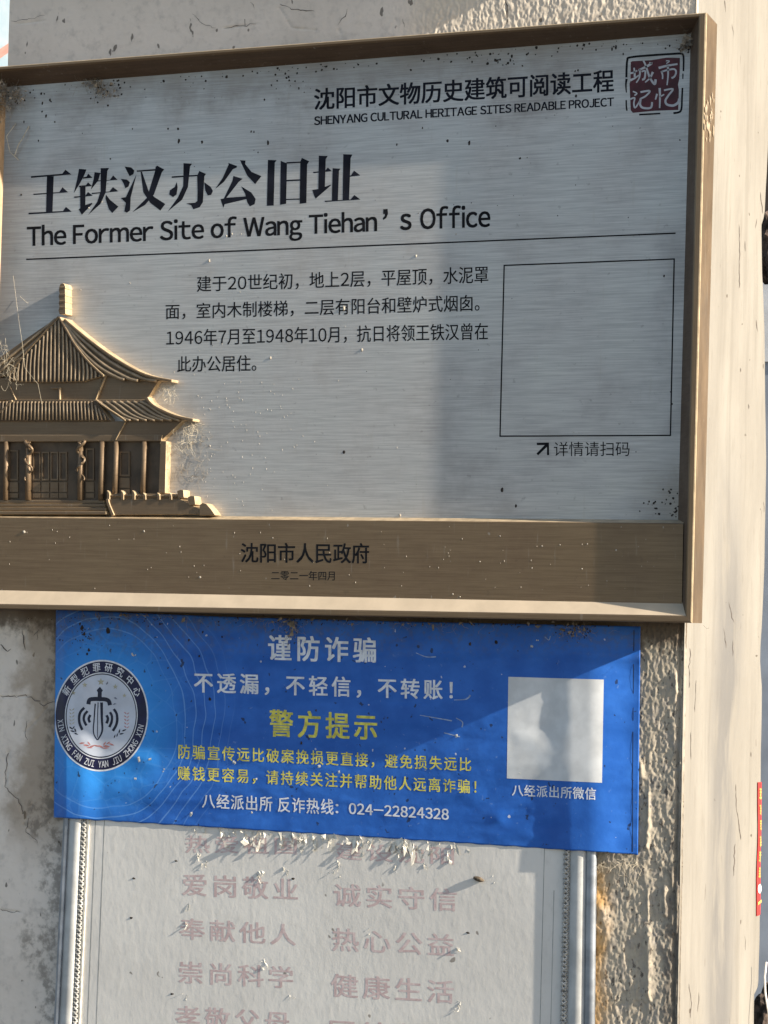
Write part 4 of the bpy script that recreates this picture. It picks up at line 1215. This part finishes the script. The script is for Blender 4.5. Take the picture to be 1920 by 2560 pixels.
text(banner, "八经派出所微信", [(1280,1961),(1490,1970),(1490,1999.5),(1280,1989)], YB1, E2, WI, bold=0.014, sp=1.04)
# blank white square where the scan code was printed
def grid_quad(name, q, n, m_, off, mat, parent):
    TL, TR, BR, BL = [np.array(p, float) for p in q]; v, f = [], []
    for j in range(m_ + 1):
        for i in range(n + 1):
            a, t = i/n, j/m_
            p = (TL*(1-a) + TR*a)*(1-t) + (BL*(1-a) + BR*a)*t
            v.append(U(p[0], p[1], YB1(*p) - off))
    for j in range(m_):
        for i in range(n):
            k = j*(n+1) + i; f.append((k, k+1, k+n+2, k+n+1))
    return link_mesh(name, v, f, mat, parent, smooth=True)
grid_quad("white_square", [(1271,1692),(1509.5,1699),(1505,1957),(1267,1946)], 40, 30, 0.0001, M['code_white'], banner)
# edge seams of the vinyl
ribbon("edge_seam", [([(1585,1575),(1582,1850),(1581,2130)], 2, 2)], YB1, 0.0003, M['dark_ink'], banner)
for ln in [([(1040,1632),(1065,1642),(1090,1642)], 1.5, 3), ([(1135,1750),(1165,1748),(1176,1738)], 1.5, 4), ([(1050,1788),(1090,1795),(1130,1802)], 1.5, 3), ([(1140,1795),(1156,1805),(1155,1818)], 2, 3),
    ([(1362,1592),(1372,1600),(1376,1590)], 2, 2), ([(1110,1832),(1150,1842)], 2, 3)]:
    ribbon("scuff_mark", [ln], YB1, 0.0001, M['scuff'], banner)

# emblem
ec = np.array([253.0, 1789.0]); e1 = np.array([117.5, 3.0]); e2 = np.array([5.0, -139.5])
def EM(x, y): p = ec + e1*x + e2*y; return (float(max(p[0], 138.5)), float(p[1]))
def EM2(x, y): p = ec + np.array([-1.0, 4.0]) + e1*x*1.0 + e2*y*1.0; return (float(max(p[0], 138.5)), float(p[1]))
def ring(name, r0, r1, off, mat, parent, a0=0, a1=2*math.pi, nr=8, na=120, fn=EM):
    v, f = [], []
    for j in range(nr + 1):
        r = r0 + (r1 - r0)*j/nr
        for k in range(na + 1):
            a = a0 + (a1 - a0)*k/na
            px, py = fn(r*math.cos(a), r*math.sin(a)); v.append(U(px, py, YB1(px, py) - off))
    for j in range(nr):
        for k in range(na):
            q = j*(na+1) + k; f.append((q, q+1, q+na+2, q+na+1))
    return link_mesh(name, v, f, mat, parent, smooth=True)
emblem = ring("emblem", 0.0, 1.0, 0.00015, M['white_ink'], banner, nr=44)
ring("navy_ring", 0.775, 0.97, 0.00025, M['navy_ink'], emblem)
ring("dark_ring_line", 0.735, 0.755, 0.00025, M['dark_ink'], emblem, nr=2)
ring("pale_disc", 0.0, 0.734, 0.00020, M['pale_disc'], emblem, nr=34)
def ring_text(s, rmid, hgt, a_start, a_end, mat, bold, inward=False, squash=1.0):
    v_, f_ = [], []
    n = len(s)
    for i, ch in enumerate(s):
        if ch == ' ': continue
        g_v, g_l, g_f = fine_glyphs(*glyphs(ch, bold))
        cx = (g_v[:, 0].min() + g_v[:, 0].max())/2
        y0, y1 = (CAP0, CAP) if ord(ch) < 128 else (-0.075, 0.835)
        a = math.radians(a_start + (a_end - a_start)*i/(n - 1))
        n0 = len(v_)
        for (x, y), kk in zip(g_v, g_l):
            lx = (x - cx)*hgt/(y1 - y0)*squash; ly = ((y - y0)/(y1 - y0) - 0.5)*hgt
            if not inward: rx, ry = rmid + ly, -lx
            else: rx, ry = rmid - ly, lx
            X_ = rx*math.cos(a) - ry*math.sin(a); Y_ = rx*math.sin(a) + ry*math.cos(a)
            px, py = EM(X_, Y_); v_.append(U(px, py, YB1(px, py) - 0.0004 - 0.00001*kk))
        f_ += [tuple(q + n0 for q in p) for p in g_f]
    return link_mesh("ring_lettering", v_, f_, mat, emblem)
ring_text("新型犯罪研究中心", 0.872, 0.155, 150, 31, M['white_ink'], 0.012)
ring_text("XIN XING FAN ZUI YAN JIU ZHONG XIN", 0.872, 0.118, 188, 348, M['white_ink'], 0.006, inward=True, squash=0.66)
cE = lambda p: (130 + p[0]/6.38, 1640 + p[1]/6.38)
def polyE(name, polys, mat, off=0.0003): return sheet_polys(name, polys, YB1, off, mat, emblem, cE)
ribbon("sword", [([(762,530),(762,600),(758,700)], 62, 66), ([(580,770),(600,700),(680,685),(760,688),(850,692),(905,720),(925,785)], 66, 66), ([(690,760),(672,1000),(662,1220),(722,1340)], 22, 16), ([(790,740),(795,1000),(800,1200),(728,1340)], 46, 20), ([(735,740),(728,1000),(725,1300)], 16, 10)],
       YB1, 0.0003, M['dark_ink'], emblem, cE)
polyE("sword_pommel", [[(712,545),(765,490),(812,550),(790,580),(730,580)]], M['dark_ink'], 0.00034)
for ln in [([(515,825),(450,900),(432,1000),(445,1090),(485,1180)], 42, 40), ([(568,878),(518,940),(508,1020),(548,1110)], 40, 40), ([(612,940),(585,1000),(605,1060)], 40, 40),
    ([(985,845),(1030,920),(1040,1020),(1020,1110),(970,1195)], 40, 42), ([(925,895),(955,960),(950,1050),(915,1135)], 38, 40), ([(868,945),(892,1000),(870,1075)], 40, 42)]:
    ribbon("signal_wave", [ln], YB1, 0.0003, M['dark_ink'], emblem, cE)
def star(cx, cy, r): return [(cx + (r if k % 2 == 0 else r*0.42)*math.sin(math.pi*k/5), cy - (r if k % 2 == 0 else r*0.42)*math.cos(math.pi*k/5)) for k in range(10)]
for st in ((345,590,38), (523,462,46), (780,412,62), (1010,490,46), (1155,632,36)):
    polyE("gold_star", [star(*st)], M['gold_ink'])
for bd in [[(860,440),(890,405),(895,440),(865,460)], [(985,665),(1015,655),(1045,690),(1010,690)], [(965,775),(1000,750),(1035,765),(990,780)]]:
    polyE("bird_shape", [bd], M['grey_ink'], 0.00032)
def leaf(cx, cy, a, l, w):
    c_, s_ = math.cos(a), math.sin(a)
    return [(cx + x*c_ - y*s_, cy + x*s_ + y*c_) for x, y in ((-l,0),(-l*.3,-w),(l*.4,-w*.7),(l,0),(l*.4,w*.7),(-l*.3,w))]
LV, LR, LG = [], [], []
for k in range(5):
    y = 850 + k*55
    LV += [leaf(295, y + 10, 0.7, 26, 8), leaf(340, y, -0.7, 26, 8)]; LG += [leaf(1170, y + 60, 0.7, 28, 9), leaf(1212, y + 66, -0.7, 26, 8)]
LD = [leaf(305,1150,0.6,42,13), leaf(330,1200,0.3,42,13), leaf(372,1185,1.2,40,13), leaf(385,1240,0.4,38,12), leaf(345,1140,-1.0,30,10), leaf(1150,1185,-0.4,42,13), leaf(1075,1200,-1.3,42,13), leaf(1110,1240,-0.2,42,13), leaf(1000,1280,-1.2,34,11), leaf(1040,1260,-1.3,36,11)]
LR = [leaf(480,1390,-0.1,50,14), leaf(590,1395,0.9,40,12), leaf(550,1425,0.2,55,16), leaf(640,1440,-0.4,60,15), leaf(720,1435,0.2,60,12), leaf(790,1450,0.5,60,13), leaf(870,1440,0.1,60,18), leaf(840,1395,-0.9,36,12), leaf(950,1410,0.4,50,14), leaf(900,1385,-0.6,40,12), leaf(600,1462,0.1,50,10), leaf(860,1470,-0.1,50,10)]
polyE("pale_wheat", LV, M['gold_ink']); polyE("red_wheat", LG, M['red_ink']); polyE("dark_leaf", LD[:5], M['dark_ink']); polyE("dark_leaf", LD[5:], M['dark_ink']); polyE("red_leaf", LR, M['red_ink'])

# pale scratches lifted off the vinyl
b = MB(); rf2 = random.Random(8)
for px, py, s in ((347,1895,1.4),(375,1897,1.0),(330,1633,.9),(338,1636,.7),(585,1905,1.2),(800,1915,1.2),(845,1930,1.2),(640,1948,1.0),(475,2034,1.4),(630,2030,.8),(340,1946,.8),(408,1926,.7),(705,1900,.9),(1142,1838,1.2),(1300,1930,.5),(1330,1615,.8),(1345,1600,.6)):
    s *= 0.72
    for k in range(2):
        c = np.array(U(px + rf2.gauss(0, 2), py + rf2.gauss(0, 2), YB1(px, py) + 0.0001))
        l = rf2.uniform(0.001, 0.003)*s
        b.add([c + np.array([-.0016*s, 0, .001*s]), c + np.array([.0012*s, 0, .0016*s]), c + np.array([.0022*s, -l, -.0016*s]), c + np.array([-.0004*s, -l*.8, -.0026*s])], [(0,1,2,3)])
tag(b.build("lifted_chip", M['flake'], banner), kind='stuff')
b = MB()
for px, py, s in ((205,1570,1.6),(210,1585,1.3),(222,1625,1.2),(218,1635,1.0),(270,1577,2.0),(472,1600,1.0),(507,1580,.8),(555,1592,.8),(525,1748,1.2),(753,1858,1.0),(400,1560,.8),(1175,1610,1.0),(790,1776,.8),(1240,1606,1.2),(200,1560,1.0),(150,1600,.8),(498,1640,.9),(420,1670,.7)):
    blob(b, U(px, py, YB1(px, py) - 0.0001), 0.0014*s, 0.0018*s, 0.001*s, px)
for cx, cy, n, sx, sy in ((215,1580,40,22,26), (1440,1575,50,22,14), (730,1570,26,12,24), (1000,1556,60,320,5), (480,1545,60,250,6)):
    for k in range(n):
        px, py = cx + rf2.gauss(0, sx), cy + abs(rf2.gauss(0, sy))*(1 if sy < 8 else rf2.choice((-1, 1)))
        if py < Ttop(px) + 1: py = Ttop(px) + 2
        s = rf2.uniform(0.2, 0.7); blob(b, U(px, py, YB1(px, py) - 0.0001), 0.0014*s, 0.0014*s, 0.0008*s, rf2.random())
tag(b.build("dirt_speck", M['dirt'], banner), kind='stuff')

# ------------------------------------------------------------------ red sticker on the painted side
st_p = [(1891.5,1955.5),(1903,1955),(1901.8,2286),(1890,2290)]
q = [np.array(UX(px, py, PX1)) for px, py in st_p]
def on_st(a, t):
    r_ = (q[0]*(1-a) + q[1]*a)*(1-t) + (q[3]*(1-a) + q[2]*a)*t
    r_[0] = side_x(r_[1], r_[2]) + 0.0012
    return r_
stk = link_mesh("red_sticker", [on_st(a, t) + np.array([dx, 0, 0]) for dx in (0, -0.0005) for t in np.linspace(0, 1, 12) for a in (0, .5, 1)],
                [(3*j+i, 3*j+i+1, 3*j+i+4, 3*j+i+3) for j in range(11) for i in range(2)] + [(36+3*j+i, 36+3*j+i+3, 36+3*j+i+4, 36+3*j+i+1) for j in range(11) for i in range(2)], M['sticker'])
tag(stk, "narrow vertical red sticker with yellow characters on the cream side of the pillar", "sticker")
rs = random.Random(3)
for k, (t0, t1) in enumerate(((.045,.13),(.17,.245),(.285,.36),(.405,.485),(.52,.60),(.64,.72))):
    b = MB()
    for m_ in range(4):
        ta = t0 + (t1-t0)*m_/4; tb = ta + (t1-t0)*0.17; a0, a1 = rs.uniform(.25, .4), rs.uniform(.62, .8)
        P_ = [on_st(a0, ta), on_st(a1, ta + .004), on_st(a1, tb), on_st(a0, tb)]
        b.add([p + np.array([0.0006, 0, 0]) for p in P_], [(0,1,2,3)])
    P_ = [on_st(.46, t0), on_st(.60, t0), on_st(.60, t1), on_st(.46, t1)]
    b.add([p + np.array([0.0008, 0, 0]) for p in P_], [(0,1,2,3)])
    b.build("sticker_character", M['sticker_y'], stk)
b = MB(); P_ = [on_st(.15, .90), on_st(.85, .885), on_st(.85, .905), on_st(.15, .92)]; b.add([p + np.array([0.0006, 0, 0]) for p in P_], [(0,1,2,3)])
b.build("sticker_line", M['sticker_y'], stk)
link_mesh("white_oval", [on_st(.5 + .36*math.cos(a), .80 + .035*math.sin(a)) + np.array([0.0007, 0, 0]) for a in np.linspace(0, 2*math.pi, 20)[:-1]], [tuple(range(19))], M['sticker_w'], stk)

# ------------------------------------------------------------------ cobwebs
def web(name, label, spots, mat, Ybase, seed, n, length, rad=0.00011, lift=0.006, clump=0, gravity=0.3, cmat=None):
    rw = random.Random(seed); b = MB()
    for k in range(n):
        cx, cy, sx, sy = rw.choice(spots)
        p = np.array(U(cx + rw.gauss(0, sx), cy + rw.gauss(0, sy), Ybase - rw.uniform(0, lift)))
        d = np.array([rw.gauss(0, 1), rw.gauss(0, .3), rw.gauss(0, 1) - gravity]); d /= np.linalg.norm(d)
        pts = [p]; L_ = length*rw.uniform(0.3, 1.2)
        for s in range(5):
            d = d + np.array([rw.gauss(0, .45), rw.gauss(0, .2), rw.gauss(0, .45)]); d /= np.linalg.norm(d)
            nxt = pts[-1] + d*L_/5
            nxt[1] = min(nxt[1], Ybase - 0.0002)
            pts.append(nxt)
        b.tube(pts, rad*rw.uniform(.6, 1.4), 3)
    for k in range(clump):
        cx, cy, sx, sy = rw.choice(spots)
        p = np.array(U(cx + rw.gauss(0, sx*.8), cy + rw.gauss(0, sy*.8), Ybase - rw.uniform(0, lift)))
        s = rw.uniform(.0006, .0022)
        b.add([p + np.array([rw.gauss(0, s), rw.gauss(0, s*.6), rw.gauss(0, s)]) for i in range(4)], [(0,1,2),(0,2,3),(0,1,3),(1,2,3)])
    o = b.build(name, mat, None)
    return tag(o, label, "cobweb", group="cobwebs on the plaque and banner", kind='stuff')
web("cobweb", "dark clumped cobweb in the upper left corner of the plaque tray", [(14,255,14,30),(8,215,10,18),(35,235,14,12)], M['web'], D - 0.001, 1, 160, 0.022, lift=0.018, clump=120)
web("cobweb", "small dark cobweb hanging below the top rail of the plaque", [(225,205,12,6),(262,225,18,10),(250,215,20,8)], M['web'], D - 0.0005, 2, 70, 0.016, lift=0.006, clump=60)
web("cobweb", "dusty cobweb tuft in the upper right corner of the plaque tray", [(1722,100,8,14),(1712,110,10,8)], M['web'], D - 0.001, 3, 60, 0.014, lift=0.012, clump=40)
web("cobweb", "pale dry cobweb on the left roof slope of the palace relief", [(4,870,8,24),(15,905,14,12),(10,930,16,14)], M['web_pale'], 0.016, 4, 80, 0.013, lift=0.006)
web("cobweb", "straw coloured cobweb hanging from the upper eave corner of the relief", [(405,965,10,14),(415,985,10,12),(425,990,8,8)], M['web_pale'], D - 0.0005, 5, 60, 0.011, lift=0.010)
web("cobweb", "straw coloured cobweb trailing from the lower eave corner of the relief", [(470,1070,12,18),(460,1100,16,18),(478,1085,6,22)], M['web_pale'], D - 0.0005, 6, 110, 0.014, lift=0.012, gravity=0.8)
web("cobweb", "fine grey web threads on the steel right of the relief columns", [(470,1150,22,22),(500,1110,10,40),(490,1180,20,14)], M['web'], D - 0.0003, 7, 60, 0.022, lift=0.003, gravity=0.8)
web("cobweb", "grey cobweb between the bottom of the banner and the pillar plaster", [(1505,2160,8,8),(1550,2158,18,6),(1592,2152,8,8)], M['web_pale'], YW - 0.001, 8, 40, 0.024, rad=0.00011, lift=0.003, gravity=1.2)
web("cobweb", "dark dusty cobweb along the gap between plaque and banner", [(300,1540,90,3),(700,1552,160,3),(1100,1560,180,3),(1440,1572,30,10),(730,1568,8,18)], M['web'], 0.034, 9, 170, 0.016, lift=0.006, clump=110)
def thread(label, pts, r=0.00015):
    b = MB(); b.tube([U(px, py, Y) for px, py, Y in pts], r, 4)
    tag(b.build("web_thread", M['web_pale'], None), label, "web thread", group="web threads on the plaque")
thread("single pale web thread running down over the relief roof to the columns", [(33,690,D-.002),(39,735,.024),(47,800,.020),(56,860,.013),(62,920,.012),(95,960,.011),(105,1010,.011)])
thread("short web thread crossing the steel plate beside the roof finial", [(50,741,D-.001),(62,752,.027),(70,758,D-.001)])
thread("pale broken web strand in the left end of the plaque under the dark corner clump", [(72,315,D-.001),(60,340,D-.004),(46,362,D-.004),(36,390,D-.002)], 0.0005)
thread("crooked web strand touching the left frame rail of the plaque", [(40,308,D-.001),(16,341,D-.006),(25,380,D-.003),(46,400,D-.001)], 0.0004)

# ------------------------------------------------------------------ what shows past the pillar
hoard_m, nt, bb = new_mat("pale_painted_hoarding"); g = NT(nt)
c = g.coord(); x_, y_, z_ = g.xyz(c)
t_ = g.m('ADD', z_, g.m('MULTIPLY', x_, -0.9))
hp = thing("painted_hoarding", "sunlit pale blue hoarding with a pink stripe behind the left edge of the pillar", "hoarding", (0, 0, 0))
YH0 = 0.9
p = [np.array(U(px, py, YH0)) for px, py in ((-260,-300),(80,-300),(80,2600),(-260,2600))]
n_off = np.array([0, 0.03, 0])
base = [q_ * np.array([1, 1, 0]) for q_ in p]
Xa, Xb = p[0][0], p[1][0]
b = MB()
# panel turned toward the sun
def hb(u, z): return np.array([Xa + (Xb - Xa)*u, YH0 + 0.30*u, z])
b.add([hb(0,0), hb(1,0), hb(1,3.2), hb(0,3.2)] + [hb(0,0)+n_off, hb(1,0)+n_off, hb(1,3.2)+n_off, hb(0,3.2)+n_off], [(0,1,2,3),(7,6,5,4),(0,3,7,4),(1,5,6,2),(3,2,6,7)])
n_ = g.noise(g.mapping(c, (1,1,1)), 14, 4)
g.l(g.mix(g.ramp(n_, 0.35, 0.65), (0.155, 0.225, 0.275), (0.25, 0.285, 0.315)), bb.inputs['Base Color']); bb.inputs['Roughness'].default_value = 0.6
b.build("hoarding_panel", hoard_m, hp)
hn = np.cross(hb(1,0) - hb(0,0), np.array([0, 0, 1.0]))
def on_hoard(px, py):
    d = MW @ np.array([(px - 960) / F, (py - 1280) / F, 1.0])
    t = np.dot(hb(0,0) - CAM, hn) / np.dot(d, hn)
    return CAM + d*(t - 0.004)
link_mesh("pink_stripe", [on_hoard(*q_) for q_ in ((-70,168),(40,96),(40,118),(-70,196))], [(0,1,2,3)], simple_mat("pink_paint", (0.27, 0.12, 0.095), 0.6), hp)

dm = simple_mat("blue_grey_paint", (0.37, 0.42, 0.50), 0.6, var=0.2, scale=12)
dp = thing("metal_door_leaf", "blue grey painted metal door behind the right edge of the pillar", "door", (0, 0, 0))
YD0 = 0.75
p0, p1 = U(1880, 1300, YD0), U(2300, 1300, YD0)
b = MB(); b.box(p0[0], p1[0] + 0.2, YD0, YD0 + 0.05, 0.0, U(1900, 905, YD0)[2]); b.build("door_panel", dm, dp)
b = MB(); b.box(p0[0], p1[0] + 0.2, YD0 - 0.004, YD0 + 0.054, U(1900, 905, YD0)[2], U(1900, 690, YD0)[2])
b.build("upper_panel", simple_mat("white_glass_panel", (0.75, 0.77, 0.80), 0.3, var=0.1), dp)
b = MB(); b.box(p0[0], p1[0] + 0.2, YD0 - 0.002, YD0 + 0.056, U(1900, 690, YD0)[2] + 0.0005, 2.6); b.build("lintel", simple_mat("dark_lintel", (0.06, 0.05, 0.045), 0.9, var=0.6, scale=40), dp)
def rubble(name, label, cx, cy, Y, s, seed):
    rw = random.Random(seed); bm = bmesh.new()
    bmesh.ops.create_icosphere(bm, subdivisions=4, radius=1.0)
    c0 = np.array(U(cx, cy, Y))
    for v_ in bm.verts:
        q_ = v_.co.normalized(); k = 0.75 + 0.6*float(fbm(np.array(q_.x*3 + seed), np.array(q_.z*3 + q_.y*2), seed, 4))
        v_.co = Vector(c0) + Vector((q_.x*s[0]*k, q_.y*s[1]*k, q_.z*s[2]*k))
    me = bpy.data.meshes.new(name); bm.to_mesh(me); bm.free()
    o = bpy.data.objects.new(name, me); COL.objects.link(o); me.materials.append(simple_mat(name + "_crust", (0.075, 0.055, 0.045), 0.95, var=0.8, scale=120, bump=0.8))
    return tag(o, label, "mortar lump", group="broken mortar at the pillar edge")
rubble("mortar_lump", "dark broken mortar lump behind the upper right edge of the pillar", 1937, 625, 0.48, (0.016, 0.03, 0.046), 4)
rubble("mortar_lump", "brown broken mortar lump at the lower right edge of the pillar", 1925, 2570, 0.48, (0.020, 0.03, 0.05), 9)
b = MB(); b.tube([U(1916,2405,.34), U(1912,2440,.34), U(1913,2480,.335), U(1921,2530,.33), U(1926,2600,.33)], 0.0011, 6)
tag(b.build("white_cable", simple_mat("white_cable_skin", (0.75, 0.73, 0.70), 0.5, var=0.1), None, smooth=True), "thin white cable hanging beside the lower right edge of the pillar", "cable")

bpy.data.objects.remove(_fo)
